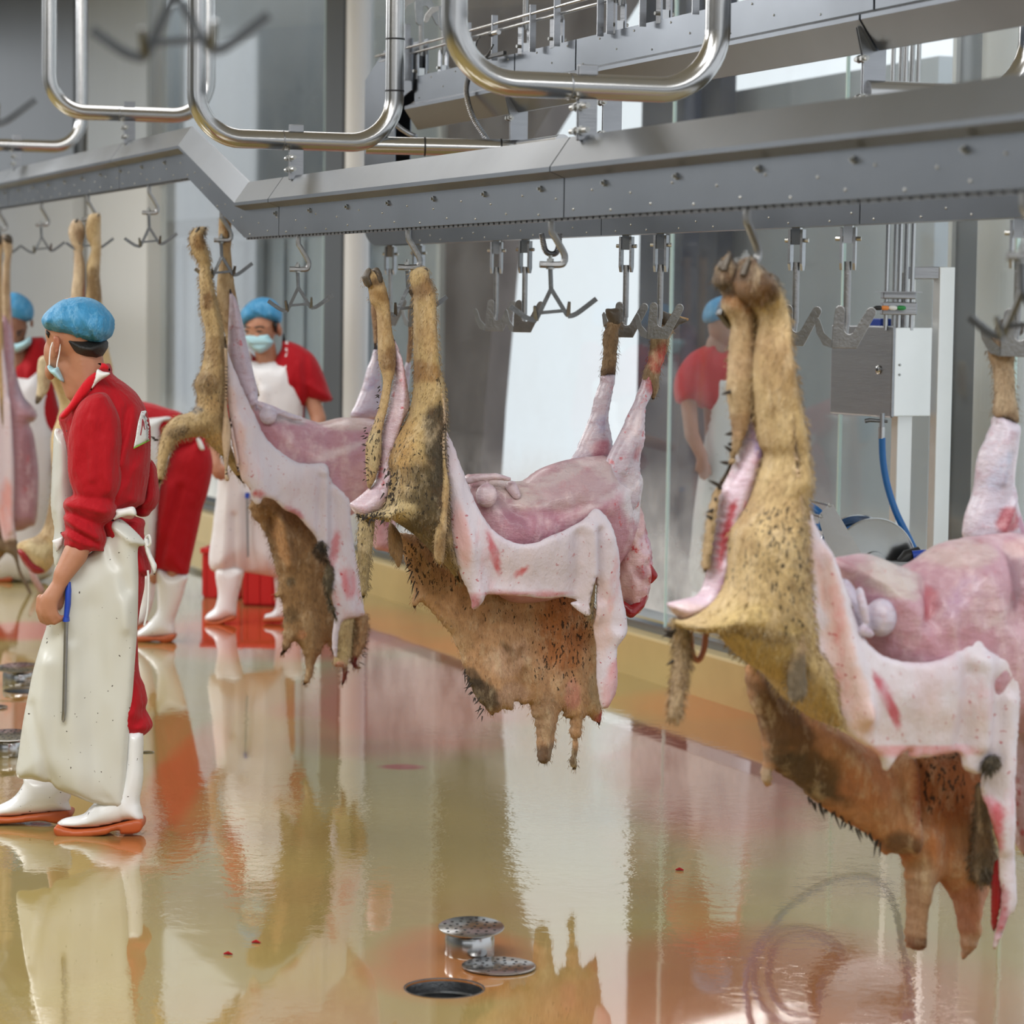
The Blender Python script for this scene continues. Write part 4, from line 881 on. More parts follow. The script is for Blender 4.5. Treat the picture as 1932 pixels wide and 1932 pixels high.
neck = pil('neck_and_chest', Q([(1500, 1560), (1560, 1470), (1640, 1480), (1680, 1540), (1702, 1640), (1730, 1750), (1738, 1850), (1722, 1960), (1700, 2040), (1650, 2100), (1600, 2090), (1570, 2040), (1540, 1980), (1540, 1800), (1520, 1680)], ZA), pl, -.03, .075, 45, 'flesh', (222, 176, 176), c2, step=6,
    blobs=[(1218, 1000, 14, 24, 0, (170, 60, 80), .9), (1195, 1075, 14, 16, 0, (160, 50, 70), .9), (1205, 1025, 16, 22, 0, (210, 170, 190), .8), (1222, 1060, 12, 20, 0, (200, 110, 130), .9), (1175, 960, 20, 50, 0, WHT, .7)], spots=[(1200, 1040, 60, 110, 1.0)], wr=(.012, 12))
organic('severed_neck_end', [[(pl(1174, 1140, .02), .012), (pl(1190, 1155, .03), .019), (pl(1208, 1140, .02), .016), (pl(1216, 1122, .02), .010)], [(pl(1226, 1070, .01), .010), (pl(1233, 1086, .01), .014), (pl(1228, 1098, .01), .006)], [(pl(1182, 1150, .03), .010), (pl(1172, 1160, .02), .006)]], .003, 'flesh', c2, (150, 20, 34), 2).data.materials[0] = M['blood']
def foot_part(name, pts, pl, w, T, col, parent, z, hoof=None, blobs=(), spots=(), hair=0, hl=.010, R=None, **k):
    o = pil(name, pts, pl, w, T, R, 'fleece', col, parent, z=z, blobs=blobs, spots=spots, **k)
    if hoof:
        for i, hp in enumerate(hoof): pil('hoof', hp, pl, w + .006, T * .85, None, 'hoof', (60, 50, 40), o, z=z, step=4)
    if hair: hairs(o, hair, hl, .0007)
    return o
# front legs: skinned shank with a furry sock, hooked by the foot
plf = Plane(rp(s_at(1215, O2), O2, 0), D)
for nm, wz, sh, sock, hoof in (('far', -.05,
      [(1478, 845), (1545, 845), (1535, 930), (1522, 1000), (1512, 1080), (1530, 1180), (1530, 1290), (1440, 1310), (1320, 1300), (1345, 1240), (1378, 1160), (1418, 1060), (1442, 960), (1465, 900)],
      [(1520, 560), (1575, 570), (1566, 620), (1558, 700), (1552, 790), (1545, 845), (1510, 850), (1474, 858), (1478, 800), (1486, 740), (1484, 650), (1500, 600)],
      [[(1497, 508), (1530, 503), (1565, 500), (1578, 520), (1576, 570), (1560, 600), (1525, 595), (1508, 560)]]),
    ('near', .06,
      [(1712, 800), (1740, 900), (1735, 960), (1705, 1020), (1700, 1100), (1700, 1190), (1682, 1260), (1676, 1330), (1680, 1420), (1655, 1540), (1560, 1640), (1500, 1680), (1440, 1600), (1410, 1560), (1440, 1450), (1490, 1320), (1540, 1210), (1590, 1110), (1620, 1040), (1645, 990), (1680, 900)],
      [(1740, 590), (1800, 570), (1850, 610), (1832, 660), (1820, 720), (1790, 800), (1776, 880), (1775, 920), (1745, 978), (1730, 950), (1700, 900), (1690, 850), (1715, 780), (1730, 700), (1735, 640)],
      [[(1770, 520), (1790, 512), (1840, 530), (1862, 508), (1868, 530), (1900, 545), (1932, 556), (1920, 572), (1880, 590), (1850, 615), (1800, 610), (1772, 580)]])):
    lg = pil('front_leg', sh, plf, wz, .045, 30, 'flesh', (200, 186, 200), c2, z=ZA, step=6, blobs=[(1450, 1230, 60, 50, -40, (190, 120, 135), .9), (1640, 1250, 25, 50, 30, (170, 70, 84), .8), (1450, 1100, 25, 60, 15, (160, 160, 190), .7), (1670, 1180, 25, 50, 0, (170, 150, 180), .6), (1725, 880, 30, 60, 20, (176, 60, 66), .9), (1520, 1600, 80, 60, 0, (220, 190, 180), .7), (1620, 1400, 60, 60, 0, WHT, .6)], spots=[(1500, 1000, 30, 120, .8), (1600, 1200, 120, 200, .8), (1700, 950, 60, 100, 1)], feats=[('l', 1700, 1000, 1560, 1350, 12, .012), ('l', 1680, 1100, 1640, 1400, 10, -.01), ('l', 1490, 900, 1450, 1150, 8, .008)])
    so = pil('furry_sock', sock, plf, wz + .002, .030, None, 'fleece', (136, 112, 84), lg, z=ZA, step=5, blobs=[(1760, 760, 35, 90, 12, (180, 50, 50), .85)] if nm == 'near' else [(1510, 830, 40, 30, 0, (100, 80, 62), .8)], rag=1)
    hairs(so, 750, 0.0112, .0007)
    for hp in hoof: pil('hoof', hp, plf, wz + .008, .026, None, M['hoof'], (70, 60, 48), lg, z=ZA, step=4)
    if nm == 'near': organic('horn_toe', [[(plf(*Q([(1840, 545)], ZA)[0], wz + .02), .010), (plf(*Q([(1925, 560)], ZA)[0], wz + .02), .005)]], .003, 'fleece', lg, (170, 130, 80), 3)
# inner side of the skin hanging over the belly
inner = pil('inner_hide', Q([(652, 1120), (690, 1185), (722, 1265), (752, 1355), (790, 1455), (840, 1570), (905, 1660), (1000, 1716), (1100, 1722), (1200, 1680), (1300, 1640), (1380, 1590), (1430, 1545), (1470, 1560), (1512, 1620), (1532, 1710), (1552, 1800), (1556, 1900)], ZA) + Q([(1570, 600), (1602, 780), (1565, 850), (1542, 900), (1552, 1080), (1512, 1172), (1470, 1195), (1452, 1060), (1452, 900), (1432, 770), (1440, 660), (1448, 545), (1430, 520), (1412, 600), (1402, 720), (1330, 665), (1362, 645), (1280, 625), (1200, 632), (1050, 620), (930, 612), (870, 615), (852, 650), (808, 690), (795, 640), (765, 560), (730, 480), (700, 380), (682, 300), (670, 160)], ZBB) + Q([(668, 1440), (655, 1300), (648, 1200)], ZA),
    pl, .125, .012, 10, 'hide', (226, 216, 226), c2, step=6, base=.004, smooth=True, rag=.8,
    blobs=[(925, 1040, 8, 50, -18, (196, 70, 84), .95), (862, 1000, 14, 70, -10, (226, 180, 180), .9), (980, 1078, 16, 7, -40, (214, 90, 100), .95), (980, 1120, 120, 6, 0, (206, 120, 124), .7), (890, 1135, 14, 14, 0, (190, 80, 100), .8), (1130, 1160, 20, 80, 0, (226, 196, 190), .8), (1150, 1290, 16, 50, 10, (216, 130, 135), .8)], spots=[(870, 1080, 60, 120, .5), (1140, 1200, 50, 160, .7)],
    feats=[('b', 1000, 1010, 150, 55, .03), ('l', 1110, 1000, 1118, 1160, 11, .022), ('l', 1124, 1000, 1130, 1130, 5, -.022), ('l', 1090, 1010, 1090, 1140, 12, -.022), ('l', 1150, 1020, 1165, 1190, 16, .018), ('l', 850, 900, 900, 1120, 12, .02), ('l', 880, 1080, 1060, 1115, 25, -.012), ('l', 1160, 1200, 1140, 1330, 10, .02)], wr=(.004, 30))
tuft = pil('pelt_edge_tuft', [(1420, 540), (1438, 525), (1446, 560), (1440, 640), (1432, 730), (1410, 745), (1400, 700), (1412, 620)], pl, .135, .012, None, 'fleece', (150, 130, 96), inner, z=ZBB, step=4, spots=[(1420, 680, 30, 60, 1)]); hairs(tuft, 375, 0.0150, .0007)
# organs on the belly
organic('belly_organs', [[(pl(880, 908, .06), .012), (pl(905, 901, .08), .012), (pl(935, 899, .10), .012), (pl(962, 904, .10), .007)], ('e', pl(918, 935, .09), (.034, .026, .038)), [(pl(965, 918, .07), .02), (pl(975, 935, .08), .014)]], .005, 'flesh', c2, (196, 176, 184), 4)
# hind legs: skinned inner thigh behind, furry haunch in front
th = pil('inner_thigh', [(388, 660), (430, 740), (466, 900), (476, 1020), (432, 1120), (396, 1230), (376, 1330), (384, 1400), (348, 1530), (290, 1570), (222, 1592), (175, 1548), (165, 1520), (200, 1492), (252, 1448), (300, 1390), (322, 1260), (335, 1120), (368, 1000), (395, 850)], pl, .05, .05, 30, 'flesh', (216, 194, 206), c2, z=ZA, step=6, spots=[(430, 1000, 60, 160, .9), (330, 1400, 60, 60, .8)], blobs=[(440, 850, 25, 90, 10, (210, 150, 160), .8), (310, 1330, 14, 60, 0, RED, .8)], feats=[('l', 420, 760, 400, 1200, 12, .014), ('l', 350, 1250, 310, 1450, 10, -.014)])
far = foot_part('hind_leg', [(290, 300), (312, 292), (338, 345), (368, 450), (376, 530), (386, 620), (402, 700), (405, 800), (382, 900), (366, 1000), (345, 1090), (332, 1160), (330, 1260), (302, 1380), (262, 1440), (250, 1350), (250, 1210), (290, 1100), (320, 1000), (338, 880), (315, 780), (310, 650), (303, 520), (272, 470), (262, 400), (240, 380), (232, 335), (265, 300)], pl, .06, .034, (186, 158, 114), c2, ZA, blobs=[(360, 760, 40, 70, 0, (128, 96, 62), .9), (320, 440, 60, 30, 20, (150, 116, 70), .8), (290, 1250, 40, 120, 0, (196, 180, 140), .8), (300, 360, 40, 30, 0, (100, 78, 56), .8)], spots=[(290, 1250, 60, 200, 1.0), (340, 900, 30, 100, .5)], hair=900, step=5)
for hp in ([(232, 335), (250, 300), (268, 290), (276, 305), (268, 335), (280, 375), (262, 395), (240, 372)], [(282, 305), (300, 288), (318, 296), (334, 335), (332, 372), (300, 385), (284, 350)]): pil('hoof', hp, pl, .07, .026, None, M['hoof'], DRK, far, z=ZA, step=3)
locks('wool_locks', [(250 + (i % 3) * 6, 1120 + i * 13) for i in range(22)] + [(318, 900 + i * 16) for i in range(8)], pl, .07, far, 7, z=ZA, dirn=(-1, .1), th=.002)
haunch = foot_part('hind_leg', Q([(540, 285), (565, 292), (575, 340), (598, 400), (605, 470), (606, 560), (614, 700), (624, 800), (645, 900), (660, 1050), (656, 1200), (660, 1400), (680, 1560), (700, 1750), (722, 1850), (745, 1940)], ZA) + Q([(752, 520), (748, 560), (680, 480), (600, 400), (500, 300), (400, 232), (375, 210)], ZBB) + Q([(368, 1615), (290, 1598), (215, 1592), (208, 1568), (225, 1578), (340, 1540), (368, 1440), (378, 1360), (366, 1300), (398, 1205), (440, 1120), (470, 1060), (490, 980), (500, 900), (504, 820), (500, 700), (500, 560), (498, 430), (484, 350), (492, 305)], ZA), pl, .09, .10, (192, 166, 116), c2, (0, 0, 1), step=6, R=55,
    blobs=[(808, 850, 28, 110, 0, (66, 56, 42), .95), (800, 940, 60, 90, 0, (74, 64, 46), .85), (790, 500 + 200, 30, 20, 0, (150, 110, 60), .8), (795, 545, 20, 25, 0, (140, 108, 72), .9), (745, 830, 22, 60, 15, (190, 152, 92), .8), (725, 960, 40, 25, 10, (206, 186, 140), .9), (880, 1050, 60, 50, 30, (120, 100, 60), .8), (790, 1010, 60, 40, 20, (100, 84, 56), .7), (800, 610, 20, 60, 0, (206, 176, 126), .8)],
    spots=[(735, 930, 60, 70, 1.0), (745, 870, 40, 90, .8), (700, 970, 60, 14, 1.2), (790, 740, 30, 60, .5), (870, 1060, 60, 60, .6)], feats=[('l', 800, 560, 815, 800, 14, .02), ('b', 790, 900, 50, 120, .03)], wr=(.004, 20))
hairs(haunch, 7800, 0.0125, .0008)
pil('hoof', [(548, 300), (566, 292), (576, 340), (585, 372), (560, 350), (556, 330)], pl, .12, .02, None, M['hoof'], DRK, haunch, z=ZA, step=3)
locks('wool_locks', [(205 + rnd.uniform(0, 160), 1575 + rnd.uniform(-4, 22)) for i in range(34)] + [(380 + rnd.uniform(-30, 60), 1400 + rnd.uniform(-70, 110)) for i in range(46)], pl, .135, haunch, 10, z=ZA, dirn=(-.3, .8), th=.0028)
flap = pil('skin_flap', Q([(628, 860), (655, 960), (664, 1060), (660, 1180), (664, 1300), (684, 1440), (674, 1560), (668, 1700)], ZA) + Q([(666, 300), (660, 400), (642, 456), (618, 440), (604, 400), (610, 290), (634, 160)], ZBB) + Q([(632, 1480), (648, 1400), (646, 1250), (644, 1100), (636, 980)], ZA), pl, .20, .018, None, 'fleece', (206, 178, 130), c2, step=4, blobs=[(833, 1030, 14, 35, 0, (150, 122, 84), .9), (840, 760, 6, 100, 3, (222, 196, 170), .9)]); hairs(flap, 1350, 0.0100, .0007)
tail = pil('tail', Q([(215, 1585), (290, 1598), (290, 1690), (276, 1800), (262, 1930)], ZA) + Q([(266, 560), (252, 600), (236, 634), (225, 600), (208, 400), (205, 300), (218, 210)], ZBB), pl, .06, .022, None, 'fleece', (190, 172, 132), c2, step=5, blobs=[(680, 1080, 20, 60, 0, (150, 132, 94), .8)], spots=[(690, 980, 30, 60, .9)]); hairs(tail, 1050, 0.0150, .0008)
ear = pil('dangling_skin_piece', [(372, 240), (430, 300), (442, 400), (420, 472), (395, 430), (368, 380)], pl, .02, .018, None, 'fleece', (160, 128, 90), c2, z=ZBB, step=4); hairs(ear, 450, 0.0125, .0007)

# ---- carcass left of centre with the curved tail
h = hook_pos[-3]; pl = Plane(h, D)
c1 = thing('sheep_carcass', 'half skinned sheep with a thick curved brown tail, left of centre', 'carcass', h, 'half skinned sheep hanging by their feet')
pelt = pil('pelt', [(350, 390), (400, 350), (470, 330), (640, 380), (860, 620), (960, 830), (965, 1000), (985, 1250), (962, 1490), (942, 1440), (905, 1400), (870, 1470), (830, 1540), (800, 1660), (748, 1712), (738, 1690), (762, 1600), (742, 1480), (712, 1415), (672, 1395), (642, 1440), (605, 1478), (578, 1492), (592, 1400), (596, 1150), (572, 1080), (528, 1062), (556, 1020), (562, 950), (540, 860), (510, 750), (480, 640), (420, 540), (368, 470)], pl, -.05, .035, 60, 'fleece', (168, 134, 94), c1, z=ZI, rag=1.6, step=6,
    blobs=[(560, 650, 40, 190, -15, (216, 166, 116), .8), (470, 500, 50, 120, -20, (150, 112, 70), .8), (640, 1200, 60, 60, 0, (110, 90, 62), .7), (780, 1350, 80, 150, 0, (186, 156, 116), .8), (640, 950, 40, 40, 0, (100, 92, 70), .8), (860, 730, 60, 60, 0, DRK, .9), (720, 1330, 30, 40, 0, (214, 156, 116), .8), (610, 1450, 40, 30, 0, (120, 100, 80), .8), (500, 700, 20, 150, -15, (96, 72, 46), .7)],
    feats=[('l', 560, 500, 620, 820, 30, .03), ('l', 500, 500, 580, 900, 18, -.03), ('l', 760, 1200, 770, 1600, 40, .015)], wr=(.005, 22))
hairs(pelt, 5700, 0.0175, .0009)
pil('torso', Q([(700, 1390), (800, 1400), (900, 1425), (1000, 1450), (1100, 1490), (1200, 1522), (1260, 1532), (1380, 1502), (1500, 1500), (1640, 1515), (1720, 1600), (1700, 1900), (1620, 2060), (1400, 2250), (1100, 2150), (900, 1950), (760, 1700)], ZH), pl, -.02, .13, 80, 'flesh', (204, 152, 168), c1, step=6, wr=(.005, 26),
    blobs=[(620, 850, 60, 8, -20, (226, 206, 210), .6), (530, 780, 60, 18, 5, (206, 192, 196), .9), (640, 790, 60, 20, 5, (220, 196, 190), .8), (655, 920, 30, 60, 30, (216, 168, 172), .8)], feats=[('l', 600, 860, 680, 810, 20, .012)])
for lg_, blob in (([(1640, 850), (1672, 1000), (1690, 1150), (1702, 1300), (1690, 1495), (1480, 1500), (1510, 1400), (1560, 1270), (1590, 1150), (1620, 1080), (1650, 950)], 1), ([(1900, 1060), (1912, 1120), (1900, 1250), (1880, 1400), (1850, 1480), (1800, 1400), (1840, 1250), (1870, 1120)], 2)):
    lg = pil('front_leg', lg_, pl, -.25, .05, 30, 'flesh', (200, 190, 208), c1, z=ZH, step=6, spots=[(1640, 1200, 60, 120, .6), (1880, 1150, 50, 70, 1.3)], blobs=[(1600, 1250, 30, 60, 20, (164, 160, 196), .7)])
    so = pil('furry_sock', [(1622, 690), (1650, 640), (1680, 690), (1676, 900), (1650, 1000), (1636, 850)] if blob == 1 else [(1895, 700), (1930, 700), (1932, 900), (1915, 1080), (1880, 1110), (1895, 900)], pl, -.25, .028, None, 'fleece', (164, 132, 104), lg, z=ZH, step=5)
pil('neck_and_chest', [(705, 960), (740, 960), (748, 1010), (742, 1040), (725, 1040), (703, 1028)], pl, -.30, .06, None, 'flesh', (222, 170, 180), c1, step=5, spots=[(720, 1035, 30, 12, 1.4)], blobs=[(725, 985, 8, 8, 0, (170, 80, 120), .9)])
inner = pil('inner_hide', Q([(560, 1000), (600, 1080), (660, 1230), (722, 1370), (782, 1500), (852, 1640), (950, 1740), (1080, 1822), (1180, 1832), (1280, 1832), (1312, 1900)], ZH) + Q([(935, 190), (975, 255), (1040, 315), (1080, 375), (1086, 500), (1112, 700), (1152, 900), (1178, 1130), (1186, 1196), (1120, 1214), (1030, 1240), (998, 1330), (985, 1500), (962, 1480), (955, 1350), (972, 1190), (942, 1020), (955, 900), (930, 810), (905, 780), (900, 690), (862, 705), (842, 640), (762, 545), (690, 470), (600, 430), (530, 365), (440, 340), (408, 392), (372, 366), (342, 275), (285, 200), (266, 70)], ZI) + Q([(640, 1800), (600, 1560), (572, 1300), (556, 1150)], ZH),
    pl, .12, .012, 10, 'hide', (224, 216, 228), c1, step=6, base=.004, rag=.8, blobs=[(455, 1010, 20, 120, -20, (232, 196, 186), .9), (484, 930, 12, 8, 0, (190, 50, 60), .9), (655, 1100, 16, 30, 0, (216, 110, 120), .8), (630, 1040, 8, 40, 10, (206, 90, 100), .7), (552, 965, 22, 8, 30, (200, 120, 140), .8), (440, 800, 14, 120, -10, (232, 200, 190), .8)], spots=[(650, 1090, 50, 70, .9), (470, 980, 60, 90, .5)],
    feats=[('l', 612, 895, 612, 1040, 7, .02), ('l', 604, 900, 603, 1030, 5, -.018), ('l', 622, 900, 628, 1050, 8, -.02), ('l', 640, 1100, 660, 1150, 14, .02), ('b', 540, 900, 80, 30, .02), ('l', 460, 800, 500, 950, 14, .02)], wr=(.004, 30))
t2 = pil('pelt_edge_tuft', [(872, 660), (905, 690), (900, 780), (930, 812), (880, 800), (830, 740), (845, 700)], pl, .135, .014, None, 'fleece', DRK, inner, z=ZI, step=4); hairs(t2, 750, 0.0200, .0009)
t2 = pil('pelt_edge_tuft', [(920, 820), (955, 880), (948, 1000), (930, 1060), (972, 1180), (985, 1240), (940, 1150), (905, 1000), (905, 900)], pl, .13, .012, None, 'fleece', (116, 106, 84), inner, z=ZI, step=4); hairs(t2, 1050, 0.0175, .0009)
lr = pil('forefoot_skin', [(1020, 1235), (1080, 1210), (1112, 1215), (1104, 1300), (1092, 1480), (1070, 1530), (1066, 1570), (1056, 1660), (1022, 1716), (1030, 1620), (1020, 1580), (968, 1568), (968, 1500), (990, 1350)], pl, .10, .026, None, 'fleece', (208, 188, 142), c1, z=ZI, step=4, blobs=[(1045, 1640, 30, 80, 0, (110, 12, 20), 1), (1000, 1560, 40, 30, 0, (216, 150, 140), .8)]); hairs(lr, 1350, 0.0137, .0008)
lr = pil('forefoot_skin', [(1108, 1210), (1196, 1190), (1216, 1235), (1202, 1380), (1172, 1460), (1130, 1545), (1162, 1586), (1112, 1584), (1088, 1500), (1100, 1330)], pl, .085, .026, None, 'fleece', (176, 138, 100), c1, z=ZI, step=4, blobs=[(1110, 1540, 40, 50, 0, (110, 12, 20), 1), (1120, 1330, 16, 90, 0, (110, 84, 54), .8)]); hairs(lr, 1350, 0.0163, .0008)
locks('wool_locks', [(1200 - i * 2.5, 1300 + i * 14) for i in range(18)], pl, .09, lr, 12, 'fleece', z=ZI, dirn=(.8, .3), th=.0018)
organic('belly_organs', [[(pl(490, 762, .08), .012), (pl(515, 772, .08), .014), (pl(545, 785, .09), .012), (pl(568, 790, .09), .010)], ('e', pl(506, 784, .09), (.034, .03, .036)), ('e', pl(476, 752, .06), (.022, .02, .03))], .005, 'flesh', c1, (198, 188, 206), 4)
far = foot_part('hind_leg', [(512, 100), (516, 50), (540, 28), (575, 40), (602, 70), (606, 220), (600, 260), (606, 330), (614, 420), (632, 560), (660, 700), (692, 850), (722, 1030), (762, 1180), (800, 1290), (808, 1340), (780, 1330), (700, 1200), (600, 1060), (570, 1000), (560, 900), (530, 790), (500, 650), (502, 500), (515, 400), (525, 290), (512, 200)], pl, -.03, .034, (186, 160, 122), c1, ZH, blobs=[(560, 110, 50, 70, 0, (150, 112, 66), .8)], hair=700, step=5)
pil('inner_thigh', [(592, 560), (615, 600), (642, 640), (682, 780), (716, 950), (762, 1150), (798, 1310), (792, 1400), (805, 1490), (722, 1400), (640, 1260), (582, 1060), (580, 900), (588, 700)], pl, .03, .04, None, 'flesh', (212, 196, 214), c1, z=ZH, step=5, spots=[(640, 880, 60, 200, .7)], feats=[('l', 600, 620, 690, 1150, 10, .01)])
hau = foot_part('hind_leg', [(298, 205), (312, 150), (340, 118), (385, 108), (422, 108), (424, 125), (404, 165), (412, 215), (438, 290), (448, 345), (452, 420), (480, 560), (512, 680), (542, 800), (556, 950), (560, 1200), (560, 1400), (575, 1600), (620, 1760), (668, 1900), (700, 1985), (620, 1900), (545, 1790), (450, 1700), (400, 1642), (310, 1645), (230, 1665), (172, 1720), (140, 1800), (118, 1900), (90, 1975), (70, 1985), (64, 1880), (70, 1760), (90, 1640), (122, 1560), (200, 1490), (300, 1460), (356, 1400), (352, 1330), (335, 1262), (348, 1215), (382, 1150), (402, 1060), (414, 960), (414, 860), (386, 755), (376, 680), (378, 600), (370, 500), (372, 395), (348, 345), (320, 295)], pl, .07, .09, (196, 170, 124), c1, ZH, R=48, step=6,
    blobs=[(410, 640, 30, 70, 0, (126, 92, 54), .9), (450, 1000, 100, 100, 0, (140, 108, 70), .6), (400, 1250, 70, 90, 0, (110, 84, 52), .7), (440, 1400, 60, 60, 0, (200, 168, 120), .7), (180, 1600, 90, 40, -20, (100, 78, 52), .7), (480, 1650, 60, 60, 0, (214, 178, 120), .8), (390, 170, 18, 40, 0, (70, 50, 34), .8), (340, 1440, 40, 22, -40, (120, 120, 122), .8), (580, 1780, 50, 60, 40, (150, 120, 60), .8), (350, 220, 40, 60, 0, (150, 110, 64), .6)],
    spots=[(450, 1300, 120, 150, .7), (200, 1620, 90, 60, .8)], feats=[('l', 400, 420, 480, 900, 14, .02), ('b', 470, 1200, 70, 200, .03)], wr=(.004, 20))
hairs(hau, 7200, 0.0163, .0009)
locks('wool_locks', [(60, 1660), (64, 1675), (75, 1655)], pl, .10, hau, 14, z=ZH, dirn=(-1, .1), th=.004)
fl_ = pil('skin_flap', [(556, 900), (576, 1010), (578, 1200), (574, 1400), (588, 1500), (602, 1600), (598, 1700), (585, 1790), (578, 1900), (592, 1940), (580, 1962), (558, 1948), (556, 1880), (548, 1780), (536, 1660), (545, 1500), (556, 1300), (552, 1100)], pl, .16, .014, None, 'fleece', (212, 186, 158), c1, z=ZH, step=4)
pil('skin_flap', [(592, 1500), (612, 1560), (640, 1700), (660, 1820), (652, 1900), (632, 1800), (608, 1680), (594, 1600)], pl, .15, .012, None, 'hide', (230, 204, 196), c1, z=ZH, step=4)

# ---- big carcass on the right
h = hook_pos[1]; pl = Plane(h, D)
c3 = thing('sheep_carcass', 'large half skinned sheep on the right with tan spotted haunch and thin hanging tail', 'carcass', h, 'half skinned sheep hanging by their feet')
pelt = pil('pelt', [(372, 522), (410, 545), (460, 600), (520, 660), (640, 730), (760, 800), (880, 860), (1000, 860), (1200, 860), (1290, 970), (1312, 1050), (1322, 1150), (1332, 1300), (1322, 1380), (1282, 1480), (1272, 1580), (1216, 1682), (1205, 1630), (1182, 1500), (1142, 1400), (1106, 1372), (1082, 1420), (1062, 1500), (1052, 1620), (1036, 1646), (1000, 1632), (984, 1590), (990, 1450), (968, 1282), (900, 1266), (860, 1208), (780, 1160), (700, 1110), (620, 1050), (560, 995), (510, 962), (468, 940), (462, 990), (440, 1006), (424, 962), (432, 880), (412, 750), (372, 650), (362, 570)], pl, -.10, .05, 60, 'fleece', (190, 138, 96), c3, z=ZL, rag=2, step=7,
    blobs=[(480, 720, 90, 200, -25, (96, 70, 44), .9), (600, 950, 190, 90, 32, (88, 72, 50), .95), (1130, 1000, 150, 140, 0, (166, 96, 52), .9), (980, 1050, 18, 230, 3, (150, 74, 48), .8), (930, 1210, 60, 50, 20, (90, 72, 50), .8), (800, 950, 120, 120, 30, (196, 132, 90), .8), (1020, 1450, 50, 200, 0, (170, 138, 108), .9), (1020, 1610, 40, 40, 0, (96, 64, 44), .9), (1220, 1450, 60, 120, 0, (186, 132, 108), .9), (1235, 1620, 40, 60, 0, (214, 190, 170), .8), (440, 960, 30, 40, 0, (196, 180, 160), .8), (1080, 1200, 60, 100, 0, (184, 116, 64), .8)],
    spots=[(1090, 960, 110, 160, 1.0)], feats=[('l', 985, 880, 975, 1260, 14, .035), ('l', 1010, 900, 1000, 1300, 16, -.02), ('l', 1030, 1200, 1020, 1600, 40, .03), ('l', 1200, 1300, 1220, 1600, 40, .025), ('l', 700, 800, 940, 1200, 50, .02)], wr=(.006, 28))
hairs(pelt, 9000, 0.0200, .00010)
locks('wool_locks', [(600 + i * 14, 1040 + i * 9) for i in range(22)], pl, -.08, pelt, 24, z=ZL, dirn=(.2, 1), th=.003)
gl = pil('forefoot_skin', [(1272, 985), (1302, 1050), (1320, 1180), (1330, 1300), (1328, 1360), (1300, 1392), (1262, 1380), (1248, 1330), (1262, 1200), (1268, 1080)], pl, .0, .035, None, 'fleece', (118, 102, 78), c3, z=ZL, step=5, blobs=[(1290, 1350, 40, 40, 0, (84, 78, 66), .8)]); hairs(gl, 1350, 0.0175, .0009)
pil('torso', [(140, 300), (180, 280), (240, 270), (300, 285), (380, 316), (430, 300), (520, 240), (600, 215), (700, 202), (800, 200), (900, 260), (930, 700), (800, 900), (500, 860), (300, 760), (200, 600), (150, 400)], pl, -.02, .16, 120, 'flesh', (204, 158, 172), c3, z=ZK, step=7, wr=(.008, 34),
    blobs=[(600, 470, 90, 14, -35, (228, 206, 214), .6), (280, 340, 110, 70, 5, (216, 202, 196), .95), (390, 430, 22, 60, 20, (190, 80, 90), .7), (560, 260, 110, 40, -18, (216, 190, 188), .9), (450, 560, 160, 60, -10, (206, 150, 166), .7), (690, 330, 30, 130, 12, (120, 90, 100), .6), (760, 540, 60, 90, 20, (190, 110, 116), .8), (740, 240, 60, 30, 0, (206, 160, 160), .8), (480, 400, 30, 90, 40, (190, 150, 190), .5)], feats=[('l', 400, 370, 380, 480, 22, -.03), ('l', 560, 320, 440, 480, 30, .012), ('l', 700, 250, 680, 480, 30, -.03)], spots=[(740, 500, 80, 120, .6), (280, 300, 120, 40, .4)])
pil('neck_and_chest', [(690, 480), (760, 420), (830, 480), (850, 700), (846, 1000), (840, 1240), (809, 1340), (780, 1200), (770, 900), (720, 640)], pl, -.06, .07, None, 'flesh', (226, 196, 206), c3, z=ZK, step=7, spots=[(800, 1200, 60, 150, .8)])
